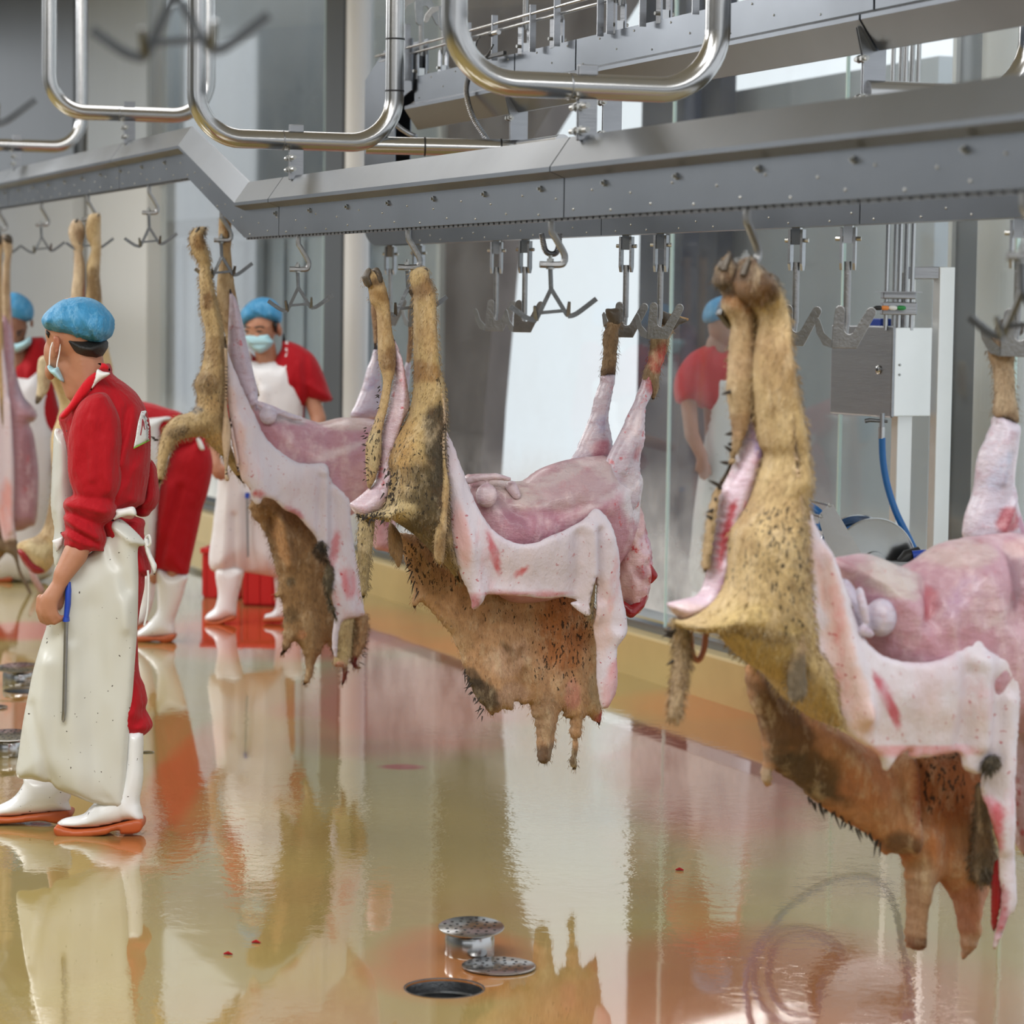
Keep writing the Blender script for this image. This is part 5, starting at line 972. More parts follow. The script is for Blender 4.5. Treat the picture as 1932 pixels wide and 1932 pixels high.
inner = pil('inner_hide', Q([(578, 930), (612, 1085), (662, 1200), (712, 1312), (742, 1385), (792, 1500)], ZJ) + Q([(190, 450), (218, 520), (252, 588), (312, 634), (400, 650), (500, 638), (590, 595), (640, 550), (662, 600), (700, 622), (760, 640), (790, 720), (782, 900), (775, 1100), (772, 1300), (780, 1500), (750, 1560), (706, 1668), (712, 1600), (730, 1500), (720, 1330), (690, 1200), (672, 1080), (705, 1010), (690, 1000), (660, 1048), (600, 1032), (582, 975), (480, 985), (408, 990), (400, 962), (360, 985), (318, 1038), (292, 980), (200, 920), (152, 850), (122, 760), (112, 680)], ZK) + Q([(700, 650), (640, 520), (608, 420)], ZL) + Q([(602, 1500), (606, 1380), (588, 1120)], ZJ),
    pl, .12, .013, 10, 'hide', (226, 218, 228), c3, step=7, base=.004, rag=1,
    blobs=[(1660, 1315, 10, 60, -25, (196, 90, 110), .95), (1590, 1290, 30, 120, -20, (232, 200, 194), .9), (1720, 1415, 130, 12, 0, (222, 150, 156), .8), (1560, 1130, 20, 140, -15, (230, 196, 190), .9), (1870, 1560, 16, 60, 0, (206, 84, 100), .9), (1880, 1720, 20, 60, 0, (170, 40, 60), .8)], spots=[(1570, 1150, 60, 160, .6), (1880, 1300, 60, 260, .7)],
    feats=[('b', 1740, 1290, 90, 60, .035), ('l', 1846, 1250, 1850, 1400, 16, .024), ('l', 1822, 1270, 1812, 1400, 14, -.02), ('l', 1875, 1290, 1868, 1500, 14, -.02), ('l', 1895, 1320, 1892, 1600, 10, .014), ('l', 1560, 1050, 1620, 1350, 16, .02), ('b', 1625, 1345, 8, 18, .02)], wr=(.005, 34))
tf_ = pil('pelt_edge_tuft', [(670, 1000), (700, 985), (712, 1005), (695, 1020), (672, 1040), (664, 1020)], pl, .13, .016, None, 'fleece', (84, 76, 60), inner, z=ZK, step=4); hairs(tf_, 450, 0.0225, .0009)
pil('bloody_strip', [(1326, 1400), (1340, 1300), (1360, 1290), (1366, 1420), (1350, 1500), (1334, 1572), (1324, 1520)], pl, .09, .018, None, 'blood', RED, c3, z=ZL, step=5, rag=1)
organic('belly_organs', [('e', pl(1662, 1165, .10), (.036, .034, .044)), [(pl(1590, 1110, .06), .024), (pl(1612, 1150, .08), .026), (pl(1630, 1180, .09), .022)], [(pl(1622, 1115, .13), .010), (pl(1628, 1145, .14), .012), (pl(1634, 1172, .14), .010)], [(pl(1628, 1190, .14), .014), (pl(1642, 1196, .14), .010)]], .005, 'flesh', c3, (190, 182, 200), 4)
th = pil('inner_thigh', [(375, 680), (412, 735), (414, 880), (394, 985), (354, 1100), (310, 1190), (290, 1300), (266, 1420), (204, 1500), (104, 1545), (62, 1512), (44, 1478), (100, 1462), (172, 1440), (200, 1380), (212, 1290), (240, 1150), (262, 1020), (304, 930), (342, 830)], pl, .05, .05, 34, 'flesh', (214, 190, 204), c3, z=ZJ, step=6, blobs=[(255, 1200, 14, 150, 12, (176, 40, 52), .95), (385, 830, 20, 80, 0, (150, 130, 180), .9), (240, 1400, 20, 60, 20, (170, 120, 150), .8), (100, 1500, 60, 30, 0, (226, 200, 200), .8)], spots=[(330, 1050, 60, 150, .5), (250, 1200, 40, 150, 1)], feats=[('l', 385, 720, 400, 900, 8, .014), ('l', 260, 1080, 245, 1300, 9, -.015)])
far = foot_part('hind_leg', [(230, 180), (240, 120), (262, 85), (294, 56), (300, 85), (326, 112), (322, 180), (368, 230), (386, 300), (386, 420), (389, 560), (381, 660), (362, 760), (322, 870), (292, 950), (252, 1030), (232, 1150), (208, 1325), (192, 1352), (184, 1300), (212, 1100), (245, 1000), (288, 920), (308, 800), (300, 720), (286, 620), (295, 450), (300, 350), (262, 280), (268, 225)], pl, .06, .04, (176, 150, 112), c3, ZJ, blobs=[(290, 170, 70, 110, 0, (66, 52, 40), .97), (320, 260, 60, 40, 20, (150, 100, 52), .8), (340, 520, 60, 60, 0, (186, 158, 122), .8), (330, 760, 40, 60, 0, (160, 128, 92), .8)], hair=1600, step=6)
locks('wool_locks', [(300, 830), (302, 850), (292, 900), (262, 1000), (265, 1020), (240, 1060), (232, 1092), (230, 1135), (290, 620), (300, 780)], pl, .07, far, 22, z=ZJ, dirn=(-.9, -.2), th=.005)
hau = foot_part('hind_leg', Q([(372, 75), (392, 112), (440, 140), (482, 220), (500, 290), (498, 400), (520, 560), (550, 700), (566, 780), (572, 900), (576, 1000), (566, 1200), (575, 1400), (600, 1560), (612, 1640)], ZJ) + Q([(640, 480), (682, 560), (700, 680), (726, 764), (690, 762), (600, 724), (520, 655), (450, 572), (375, 526)], ZL) + Q([(300, 1662), (250, 1600), (200, 1600), (85, 1572), (62, 1535), (110, 1548), (200, 1500), (262, 1425), (285, 1345), (292, 1260), (304, 1180), (362, 1088), (404, 980), (432, 880), (412, 830), (396, 700), (386, 560), (395, 450), (408, 340), (390, 290), (330, 240), (312, 190), (322, 140), (345, 92)], ZJ), pl, .10, .12, (202, 176, 128), c3, (0, 0, 1), R=70, step=7,
    blobs=[(1408, 520, 50, 60, 20, (84, 60, 40), .97), (1390, 560, 30, 30, 0, (120, 84, 46), .8), (1450, 700, 30, 80, 0, (160, 128, 84), .7), (1420, 1200, 110, 60, 25, (206, 180, 122), .8), (1560, 1300, 60, 50, 30, (186, 158, 96), .8), (1460, 640, 30, 30, 0, (206, 178, 134), .8), (1400, 1185, 60, 14, 10, (140, 116, 84), .7)],
    spots=[(1450, 1040, 70, 100, 1.05), (1400, 1060, 50, 80, .7), (1450, 1130, 50, 60, .9), (1350, 1190, 60, 16, 1.0)], feats=[('l', 1445, 620, 1470, 900, 20, .03), ('b', 1450, 1080, 70, 120, .04), ('l', 1370, 560, 1385, 700, 14, .01)], wr=(.004, 24))
hairs(hau, 9750, 0.0163, .0009)
fl_ = pil('skin_flap', [(552, 700), (572, 900), (588, 1080), (600, 1250), (608, 1400), (604, 1600), (602, 1760), (604, 1850), (575, 1868), (550, 1890), (530, 1850), (532, 1680), (556, 1450), (568, 1300), (572, 1150), (566, 1000)], pl, .225, .02, None, 'fleece', (214, 186, 152), c3, z=ZJ, step=5, blobs=[(560, 1780, 50, 110, 0, (110, 98, 80), .95)]); hairs(fl_, 1350, 0.0112, .0008)
tail = pil('tail', [(85, 345), (132, 390), (142, 500), (122, 620), (112, 700), (95, 742), (74, 745), (64, 715), (76, 600), (90, 480), (78, 400)], pl, .05, .026, None, 'fleece', (176, 150, 116), c3, z=ZL, step=5); hairs(tail, 1350, 0.0175, .0009)
locks('wool_locks', [(72, 400), (70, 420), (80, 520), (75, 410), (90, 390)], pl, .06, tail, 20, z=ZL, dirn=(-1, .3), th=.004)
MB().tube(catmull([pl(1302, 1190, .03), pl(1306, 1235, .03), pl(1318, 1245, .03), pl(1328, 1225, .03), pl(1332, 1195, .03)], False, 6), .007, 10).build('skin_loop', simple('brown_skin_cord', (160, 96, 66), .5), c3, smooth=True)
plf = Plane(rp(s_at(1890, O2), O2, 0), D)
lg = pil('front_leg', [(1780, 1055), (1830, 1070), (1895, 1105), (1892, 1200), (1872, 1350), (1872, 1450), (1895, 1550), (1925, 1690), (1800, 1760), (1640, 1720), (1632, 1600), (1680, 1450), (1702, 1280), (1742, 1180), (1772, 1100)], plf, .02, .055, 36, 'flesh', (210, 200, 214), c3, z=ZR, step=6, blobs=[(1790, 1600, 60, 80, 20, (186, 84, 96), .95), (1880, 1620, 30, 60, 0, (180, 110, 140), .8), (1760, 1350, 40, 120, 20, (196, 200, 222), .8)], spots=[(1880, 1120, 30, 40, 1), (1780, 1620, 90, 80, .7)], feats=[('l', 1790, 1100, 1760, 1400, 14, .012), ('l', 1850, 1450, 1760, 1650, 14, .015)])
so = pil('furry_sock', [(1770, 650), (1830, 620), (1885, 660), (1870, 780), (1872, 860), (1882, 960), (1897, 1090), (1880, 1100), (1830, 1072), (1780, 1060), (1788, 950), (1778, 820), (1754, 745), (1762, 690)], plf, .03, .036, None, 'fleece', (176, 154, 126), lg, z=ZR, step=5, blobs=[(1800, 700, 60, 60, 0, (120, 98, 74), .8), (1870, 960, 20, 60, 0, (130, 124, 112), .8)]); hairs(so, 1050, 0.0125, .0007)
pil('hoof', [(1795, 600), (1820, 560), (1870, 545), (1915, 580), (1910, 640), (1850, 660), (1800, 640)], plf, .04, .04, None, M['hoof'], (80, 66, 54), lg, z=ZR, step=4)

# ---- carcass at the left edge
h = hook_pos[-7]; pl = Plane(h, D)
c5 = thing('sheep_carcass', 'skinned pink sheep hanging at the left picture edge, feet tied to the last hook', 'carcass', h, 'half skinned sheep hanging by their feet')
pil('torso', [(17, 600), (26, 650), (30, 700), (44, 745), (60, 765), (70, 783), (64, 795), (56, 800), (64, 822), (72, 879), (73, 930), (68, 985), (55, 995), (38, 1002), (10, 1000), (-30, 960), (-60, 850), (-40, 700), (-5, 600)], pl, -.02, .12, 36, 'flesh', (186, 140, 152), c5, step=5, blobs=[(45, 870, 14, 60, 0, (150, 96, 106), .7), (40, 740, 20, 30, 0, (176, 160, 176), .8), (20, 640, 10, 60, 0, (206, 176, 196), .8)], spots=[(60, 900, 20, 90, .5)], feats=[('b', 42, 780, 14, 14, .02), ('l', 22, 620, 40, 760, 6, .02)])
pil('inner_hide', [(2, 640), (12, 700), (20, 780), (25, 850), (27, 900), (26, 980), (31, 1015), (18, 1020), (6, 1018), (-4, 960), (-20, 900), (-10, 760), (-4, 680)], pl, .12, .012, 8, 'hide', (222, 206, 214), c5, step=5, base=.004, blobs=[(10, 960, 14, 60, 0, (226, 160, 156), .9)], feats=[('l', 18, 760, 20, 1000, 5, .02)])
lg = pil('hind_leg', [(4, 446), (14, 444), (22, 456), (24, 470), (20, 500), (20, 560), (26, 640), (30, 700), (18, 690), (8, 640), (4, 560), (6, 500), (8, 480)], pl, .02, .03, None, 'fleece', (196, 172, 142), c5, step=4, blobs=[(22, 620, 6, 70, 0, (214, 160, 176), .8)]); pil('hoof', [(6, 446), (14, 442), (22, 446), (24, 458), (16, 462), (8, 458)], pl, .03, .03, None, M['hoof'], DRK, lg, step=3)
lg = pil('hind_leg', [(-14, 446), (-4, 442), (2, 448), (6, 462), (4, 500), (5, 600), (12, 740), (14, 820), (4, 830), (-8, 780), (-14, 600), (-12, 500)], pl, .10, .034, None, 'fleece', (190, 160, 118), c5, step=4, blobs=[(4, 790, 10, 40, 0, (120, 100, 72), .8)]); pil('hoof', [(-10, 446), (0, 440), (5, 450), (2, 462), (-8, 460)], pl, .12, .03, None, M['hoof'], DRK, lg, step=3)
pil('foreleg_hide', [(-14, 1000), (8, 1016), (31, 1018), (34, 1040), (38, 1072), (52, 1100), (66, 1130), (76, 1150), (80, 1168), (74, 1182), (68, 1176), (62, 1140), (50, 1112), (36, 1085), (24, 1050), (0, 1040), (-20, 1030)], pl, -.03, .03, None, 'fleece', (130, 112, 92), c5, step=4)
pil('foreleg_hide', [(54, 1072), (64, 1078), (76, 1098), (84, 1112), (80, 1124), (68, 1110), (58, 1090)], pl, -.08, .02, None, 'flesh', (206, 160, 150), c5, step=4)
pil('pelt', [(-80, 1000), (-20, 960), (10, 1000), (26, 1030), (10, 1045), (-30, 1080), (-90, 1060)], pl, -.08, .05, None, 'fleece', BRN, c5, step=6)
# ---- carcass hidden behind the walking man
h = hook_pos[-5]; pl = Plane(h, D)
c0 = thing('sheep_carcass', 'sheep mostly hidden behind the walking man, its pale feet hooked above his cap', 'carcass', h, 'half skinned sheep hanging by their feet')
body = pil('pelt', [(92, 700), (120, 650), (150, 600), (190, 620), (210, 680), (214, 720), (222, 900), (190, 1010), (130, 1040), (108, 1050), (98, 1068), (82, 1082), (60, 1075), (45, 1060), (34, 1040), (36, 1024), (75, 1006), (90, 965), (98, 900), (96, 830), (108, 790), (112, 760), (98, 720)], pl, -.04, .09, 40, 'fleece', (206, 180, 132), c0, step=6, blobs=[(70, 1035, 30, 20, 10, (196, 180, 142), .9), (95, 960, 20, 60, 0, (130, 104, 66), .9), (70, 1015, 18, 12, 0, (130, 100, 66), .6)]); hairs(body, 2700, 0.0150, .0009)
pil('severed_neck_end', [(33, 1038), (48, 1040), (62, 1058), (80, 1068), (84, 1080), (64, 1082), (46, 1066)], pl, .0, .03, None, 'blood', RED, c0, step=4)
fl_ = pil('skin_flap', [(74, 676), (88, 672), (96, 690), (93, 730), (82, 750), (72, 762), (66, 758), (70, 730), (70, 700)], pl, .04, .022, None, 'fleece', (206, 190, 158), c0, step=4, blobs=[(70, 755, 8, 8, 0, (60, 56, 50), 1), (86, 715, 6, 20, 0, (160, 124, 92), .8)])
for (pts, hp, cl_, w_) in (([(132, 425), (140, 414), (154, 418), (160, 435), (158, 465), (156, 476), (160, 500), (161, 540), (158, 580), (150, 640), (134, 640), (134, 560), (138, 520), (140, 480), (134, 460), (129, 440)], None, (206, 186, 158), -.02), ([(162, 430), (168, 406), (186, 402), (190, 408), (190, 440), (191, 470), (188, 520), (192, 560), (192, 640), (165, 640), (160, 590), (164, 540), (164, 500), (172, 470), (164, 450)], None, (190, 166, 124), .03)):
    lg = foot_part('hind_leg', pts, pl, w_, .035, cl_, c0, (0, 0, 1), step=4, blobs=[(178, 540, 16, 40, 0, (110, 84, 54), .8), (147, 445, 8, 14, 0, (120, 90, 62), .6), (158, 560, 4, 30, 0, (216, 130, 146), .8)]); hairs(lg, 750, 0.0112, .0007)

def claw(px, py, tip, pl, w, parent, r=.012, lab=None):
    a = pl(px, py, w); b = pl(*tip, w); o = MB().tube([a, a.lerp(b, .45), a.lerp(b, .8), b], [r, r * .95, r * .6, r * .15], 12, flat=.7).build('claw', M['hoof'], parent, smooth=True)

for k_, par, z_, lst in ((1, c3, ZJ, [((350, 150), (374, 74), .13), ((375, 130), (392, 108), .12), ((272, 130), (296, 56), .08), ((262, 120), (262, 84), .07)]), (-3, c1, ZH, [((385, 150), (424, 112), .10), ((350, 150), (372, 108), .10)]), (-5, c0, (0, 0, 1), [((180, 416), (188, 402), .05), ((142, 420), (147, 412), .0)])):
    P_ = Plane(hook_pos[k_], D)
    for a_, b_, w_ in lst:
        q_ = Q([a_, b_], z_); claw(*q_[0], q_[1], P_, w_, par, .014 if k_ == 1 else .010)
# ================================================================ people
REDC = (168, 14, 28); SKN = (176, 124, 96); SKD = (132, 88, 64); APR = (224, 226, 224); CAPC = (58, 138, 186)
ZC = (0, 520, .1708); ZD = (0, 800, .2070); ZE = (0, 500, .3333); ZF = (0, 1000, .3623); ZG = (0, 1200, .1553)
def cap_part(pts, pl, w, T, person, z, feats=(), R=None, **k):
    return pil('bouffant_cap', pts, pl, w, T, R, 'cap', CAPC, person, z=z, step=4, wr=(.006, 11), feats=feats, **k)
def boot(upper, sole, pl, w, T, person, z, step=5, feats=()):
    b = pil('boot', upper, pl, w, T, None, 'boot', (232, 234, 236), person, z=z, step=step, feats=feats)
    pil('sole', sole, pl, w, T * 1.02, None, M['sole'], (184, 92, 40), b, z=z, step=4, base=T * .92)
    return b
# ---- man walking in the left foreground, seen from behind, looking left
g = floor_at(190, 1574); YM = g.y + .06; pl = Plane((0, YM, 0), (0, -1, 0))
K = YM / F                                             # metres per pixel at his depth
p1 = thing('person', 'man in red shirt and long white apron in the left foreground, seen from behind', 'person', Vector((g.x, YM, 0)))
def X(px, py, w=0): return pl(px, py, w)
hand = X(96, 1125, .19)
bd = organic('body', [
    ('e', X(140, 622, .0), (.092, .082, .105), Matrix.Rotation(.10, 3, 'Y')), ('e', X(112, 665, -.02), (.050, .060, .062)), ('e', X(95, 700, -.03), (.018, .03, .03)),
    ('e', X(104, 660, .055), (.012, .010, .028)),
    [(X(155, 660), .064), (X(165, 715), .062), (X(175, 745), .066)], [(X(132, 690), .046), (X(150, 735), .05)],
    [(X(178, 745), .06), (X(205, 850), .085), (X(205, 960), .085), (X(225, 1060), .06)],
    [(X(185, 790, .10), .040), (X(180, 900, .13), .036), (X(165, 990, .13), .036), (X(142, 1046, .155), .041), (X(118, 1085, .18), .030), (X(112, 1102, .185), .024)],
    [(X(112, 1102, .185), .024), (X(96, 1130, .19), .030), (X(92, 1148, .19), .028)], [(X(110, 1110, .17), .022), (X(108, 1140, .165), .020)],
    [(X(76, 1128, .18), .013), (X(73, 1150, .185), .0115), (X(79, 1170, .18), .0105), (X(90, 1176, .165), .009)],
    [(X(84, 1135, .20), .013), (X(82, 1158, .20), .0115), (X(90, 1174, .19), .0105), (X(104, 1172, .175), .009)],
    [(X(93, 1140, .205), .013), (X(93, 1162, .205), .0115), (X(102, 1174, .195), .0105), (X(114, 1168, .18), .009)],
    [(X(102, 1140, .20), .012), (X(104, 1158, .20), .0105), (X(113, 1168, .19), .010), (X(121, 1164, .175), .0085)],
    [(X(104, 1110, .18), .014), (X(118, 1125, .155), .012), (X(124, 1145, .15), .010)],
    [(X(232, 1060, .02), .05), (X(232, 1250, .03), .04), (X(246, 1390, .05), .032), (X(248, 1430, .05), .026)], [(X(215, 1060, -.06), .05), (X(160, 1250, -.08), .045), (X(100, 1500, -.10), .035)],
    [(X(245, 790, -.10), .04), (X(275, 900, -.14), .03), (X(268, 950, -.14), .03)]], .0055, 'skin', p1, SKN, 4)
pil('ear', [(592, 680), (620, 665), (655, 680), (668, 740), (655, 810), (632, 860), (612, 850), (596, 780)], pl, .088, .014, None, 'skin', (166, 104, 78), p1, z=ZC, step=3, feats=[('l', 630, 700, 630, 820, 8, -.006)])
pil('hair', [(520, 560), (560, 590), (800, 640), (1100, 700), (1185, 720), (1192, 790), (1160, 850), (1110, 912), (1040, 922), (960, 920), (900, 905), (850, 880), (780, 810), (720, 735), (690, 700), (650, 680), (600, 665), (585, 700), (560, 740), (530, 680), (512, 640)], pl, .0, .108, 40, 'hair', (20, 18, 16), p1, z=ZC, step=4)
cap_part([(466, 470), (500, 410), (600, 320), (720, 255), (860, 234), (1000, 248), (1110, 300), (1200, 390), (1255, 470), (1265, 560), (1240, 660), (1180, 712), (1150, 755), (1050, 755), (900, 735), (780, 705), (700, 685), (600, 645), (520, 600), (478, 550)], pl, .0, .125, p1, ZC, R=45,
         feats=[('l', 900, 700, 860, 560, 9, .010), ('l', 960, 720, 940, 620, 7, .008), ('l', 1020, 725, 1080, 500, 9, .010), ('l', 1080, 720, 1130, 420, 9, .009), ('l', 1150, 700, 1180, 450, 10, .012), ('l', 560, 520, 760, 360, 9, .008), ('l', 700, 360, 1000, 300, 9, .007), ('l', 600, 600, 1150, 730, 12, -.006), ('l', 830, 300, 1020, 620, 14, -.006)])
pil('face_mask', [(530, 1000), (545, 985), (600, 1020), (650, 1005), (680, 1060), (712, 1130), (735, 1185), (690, 1175), (640, 1140), (590, 1100), (545, 1050)], pl, .02, .055, None, 'mask', (168, 208, 218), p1, z=ZC, step=3, feats=[('l', 560, 1030, 700, 1150, 8, -.006)])
for P in ([(582, 735), (560, 800), (548, 900), (545, 985)], [(620, 672), (650, 720), (662, 780), (650, 880), (632, 960), (628, 1010)]):
    MB().tube(catmull([X(*Q([q], ZC)[0], .088) for q in P], False, 5), .0022, 6).build('ear_loop', M['strap'], p1, smooth=True)
sh1 = pil('shirt', [(207, 686), (212, 703), (219, 711), (239, 725), (256, 740), (268, 757), (277, 776), (284, 810), (284, 850), (282, 890), (275, 934), (271, 949), (257, 958), (252, 972), (273, 982), (272, 1010), (285, 1078), (262, 1084), (230, 1060), (180, 1000), (150, 960), (138, 930), (130, 880), (125, 840), (119, 814), (111, 786), (130, 763), (147, 735), (165, 712), (181, 698), (190, 690)], pl, -.02, .15, 60, 'cloth', REDC, p1, step=5,
    feats=[('l', 240, 870, 268, 760, 6, .016), ('l', 228, 880, 250, 770, 5, -.014), ('l', 236, 930, 262, 880, 7, .014), ('l', 230, 900, 235, 800, 5, .012), ('l', 225, 945, 262, 945, 8, .014), ('l', 240, 965, 256, 965, 6, -.03), ('l', 250, 900, 270, 850, 5, -.012), ('l', 181, 712, 150, 770, 6, .02)], wr=(.006, 24))
pil('collar', [(182, 700), (190, 690), (184, 686), (196, 685), (204, 690), (208, 700), (200, 698), (185, 700), (180, 722), (165, 745), (140, 772), (122, 790), (112, 786), (130, 763), (147, 735), (165, 712)], pl, .115, .016, None, 'cloth', (200, 20, 36), p1, step=4)
pil('sleeve', [(176, 742), (200, 742), (216, 765), (226, 790), (229, 820), (230, 862), (229, 916), (219, 945), (221, 959), (215, 978), (197, 992), (200, 1007), (201, 1019), (196, 1034), (195, 1040), (174, 1040), (161, 1049), (141, 1044), (122, 1030), (121, 1017), (114, 1005), (123, 1000), (120, 976), (123, 968), (119, 953), (124, 941), (138, 932), (132, 910), (128, 887), (128, 833), (133, 805), (142, 775), (155, 755)], pl, .12, .075, 34, 'cloth', REDC, p1, step=4,
    feats=[('l', 135, 945, 215, 965, 6, .016), ('l', 128, 975, 190, 1010, 5, .014), ('l', 128, 962, 200, 990, 5, -.014), ('l', 125, 1000, 180, 1030, 4, .012), ('l', 130, 990, 190, 1022, 4, -.012), ('l', 182, 790, 182, 900, 6, .010), ('l', 150, 935, 205, 940, 6, -.010), ('l', 200, 830, 215, 920, 8, .008), ('l', 140, 1025, 185, 1040, 4, .008)], wr=(.004, 16))
pil('far_sleeve', [(283, 868), (294, 880), (298, 905), (300, 930), (299, 945), (293, 958), (286, 965), (278, 974), (261, 974), (254, 960), (262, 945), (272, 930), (276, 900)], pl, -.14, .07, None, 'cloth', REDC, p1, step=4, feats=[('l', 275, 950, 296, 930, 5, .012), ('l', 268, 960, 290, 950, 4, -.01)], wr=(.006, 16))
# white patch on the back with red lettering and a green line
pt = pil('back_patch', [(1582, 1492), (1604, 1490), (1622, 1520), (1640, 1580), (1652, 1640), (1662, 1720), (1660, 1810), (1600, 1840), (1524, 1880), (1545, 1760), (1565, 1600)], pl, 0, .002, None, 'strap', (235, 236, 234), p1, z=ZC, step=3, smooth=False, base=.001); conform(pt, sh1, pl.n, .004)
gm = simple('green_print', (130, 180, 60), .6)
gl_ = pil('green_line', [(1524, 1880), (1600, 1838), (1662, 1806), (1662, 1820), (1600, 1856), (1522, 1896)], pl, 0, .001, None, gm, (130, 180, 60), pt, z=ZC, step=2, smooth=False, base=.0008); conform(gl_, sh1, pl.n, .0075)
rm = simple('dark_red_print', (150, 22, 44), .6)
for L_ in ([(1596, 1578), (1604, 1580), (1606, 1640), (1592, 1752), (1584, 1748), (1596, 1660)], [(1603, 1582), (1612, 1610), (1622, 1680), (1628, 1690), (1620, 1694), (1610, 1650)], [(1636, 1632), (1646, 1634), (1650, 1700), (1642, 1702), (1634, 1680)]):
    conform(pil('lettering', L_, pl, 0, .001, None, rm, (150, 22, 44), pt, z=ZC, step=1.5, smooth=False, base=.0008), sh1, pl.n, .0075)
pil('neck_strap', [(1075, 1035), (1140, 1060), (1205, 1070), (1210, 1095), (1120, 1150), (1060, 1200), (1000, 1275), (1010, 1230), (1045, 1130)], pl, .118, .014, None, 'strap', (232, 234, 234), p1, z=ZC, step=3)
pil('neck_strap', [(765, 1578), (790, 1600), (760, 1650), (735, 1720), (708, 1720), (730, 1660)], pl, .06, .012, None, 'strap', (232, 234, 234), p1, z=ZC, step=3)
MB().tube(catmull([X(*Q([q], ZC)[0], .085) for q in ((738, 1722), (752, 1704), (785, 1696), (772, 1712))], False, 4), .003, 6).build('buckle', M['black'], p1)
pil('trousers', [(224, 980), (256, 975), (272, 985), (271, 1010), (284, 1076), (274, 1085), (272, 1110), (264, 1150), (259, 1190), (260, 1225), (263, 1270), (272, 1293), (278, 1321), (275, 1338), (286, 1360), (287, 1372), (275, 1385), (258, 1393), (242, 1395), (222, 1393), (205, 1300), (200, 1180), (190, 1060), (200, 1000)], pl, .0, .10, 40, 'cloth', REDC, p1, hem=True, base=.004, step=5, feats=[('l', 255, 1340, 280, 1330, 6, .012), ('l', 262, 1360, 280, 1345, 4, -.012), ('l', 268, 1100, 262, 1160, 4, .012)], wr=(.006, 18))
pil('far_trouser_leg', [(150, 1060), (220, 1060), (200, 1250), (150, 1420), (100, 1430), (95, 1380), (130, 1200)], pl, -.10, .085, None, 'cloth', REDC, p1, hem=True, base=.004, step=7)
ap_ = pil('apron', [(104, 1072), (126, 1055), (166, 1046), (200, 1012), (206, 990), (216, 978), (232, 982), (256, 1003), (273, 1023), (270, 1030), (260, 1036), (261, 1091), (259, 1181), (254, 1254), (250, 1310), (246, 1355), (240, 1430), (235, 1500), (232, 1522), (203, 1520), (170, 1513), (145, 1503), (109, 1489), (96, 1476), (83, 1475), (60, 1470), (32, 1464), (36, 1417), (44, 1360), (54, 1308), (63, 1265), (72, 1232), (82, 1200), (89, 1177), (98, 1120)], pl, .085, .05, 60, 'vinyl', (214, 215, 208), p1, hem=True, base=.004, step=6,
    feats=[('l', 130, 1120, 150, 1500, 18, .02), ('l', 170, 1150, 200, 1510, 24, -.018), ('l', 90, 1250, 75, 1460, 14, .022), ('l', 60, 1330, 96, 1474, 8, -.018), ('l', 215, 990, 262, 1022, 6, .02), ('l', 205, 1010, 240, 1110, 9, -.016), ('l', 225, 1080, 245, 1180, 10, .014), ('b', 130, 1150, 20, 60, .02), ('l', 145, 1060, 140, 1200, 8, -.012)], wr=(.008, 60))
pil('bib', [(104, 810), (119, 811), (134, 814), (150, 860), (150, 1000), (130, 1062), (106, 1070), (100, 1030), (103, 998), (97, 961), (97, 924), (99, 880), (101, 841)], pl, -.03, .10, 40, 'vinyl', (206, 208, 204), p1, hem=True, base=.004, step=5, feats=[('l', 109, 840, 108, 960, 3, .008)], wr=(.004, 30))
tagp = pil('apron_tag', [(98, 1020), (120, 1012), (118, 1028), (107, 1042)], pl, .06, .01, None, 'strap', (214, 210, 196), p1, step=3, smooth=False); tagp['label'] = 'cream cloth tag'
pil('waist_band', [(214, 962), (232, 959), (252, 956), (257, 972), (240, 973), (222, 978), (210, 984), (218, 970)], pl, .12, .014, None, 'strap', (230, 232, 232), p1, step=3)
pil('apron_tie', [(271, 1020), (276, 1010), (282, 1018), (284, 1040), (292, 1058), (296, 1068), (292, 1084), (288, 1078), (280, 1056), (274, 1040)], pl, .08, .012, None, 'strap', (228, 226, 216), p1, step=3)
MB().tube(catmull([X(276, 1014, .09), X(281, 1010, .10), X(284, 1024, .10), X(279, 1030, .09), X(274, 1022, .09)], False, 5), .004, 6).build('tie_knot', M['strap'], p1, smooth=True)
MB().tube(catmull([X(279, 1076, .06), X(280, 1100, .06), X(278, 1150, .06), X(272, 1180, .06)], False, 5), .004, 6).build('tie_end', M['strap'], p1, smooth=True)
boot([(240, 1380), (256, 1376), (270, 1384), (270, 1430), (270, 1471), (264, 1507), (267, 1525), (269, 1548), (240, 1547), (228, 1551), (205, 1556), (180, 1560), (140, 1562), (112, 1558), (108, 1553), (112, 1549), (124, 1543), (156, 1536), (170, 1523), (182, 1512), (205, 1500), (225, 1480), (235, 1440)],
     [(108, 1555), (140, 1562), (180, 1560), (205, 1556), (228, 1550), (268, 1543), (267, 1564), (234, 1568), (229, 1562), (215, 1563), (199, 1570), (145, 1575), (112, 1573)], pl, .05, .052, p1, (0, 0, 1), feats=[('l', 262, 1500, 262, 1545, 4, .004), ('l', 236, 1510, 238, 1548, 3, .004)])
boot([(50, 1462), (130, 1470), (134, 1500), (130, 1512), (134, 1525), (131, 1530), (110, 1532), (60, 1536), (20, 1540), (-30, 1540), (-36, 1532), (-24, 1526), (0, 1518), (20, 1508), (33, 1496), (44, 1478)],
     [(-32, 1537), (20, 1539), (60, 1534), (132, 1527), (130, 1547), (112, 1549), (84, 1544), (60, 1545), (30, 1548), (-30, 1550)], pl, -.10, .05, p1, (0, 0, 1))
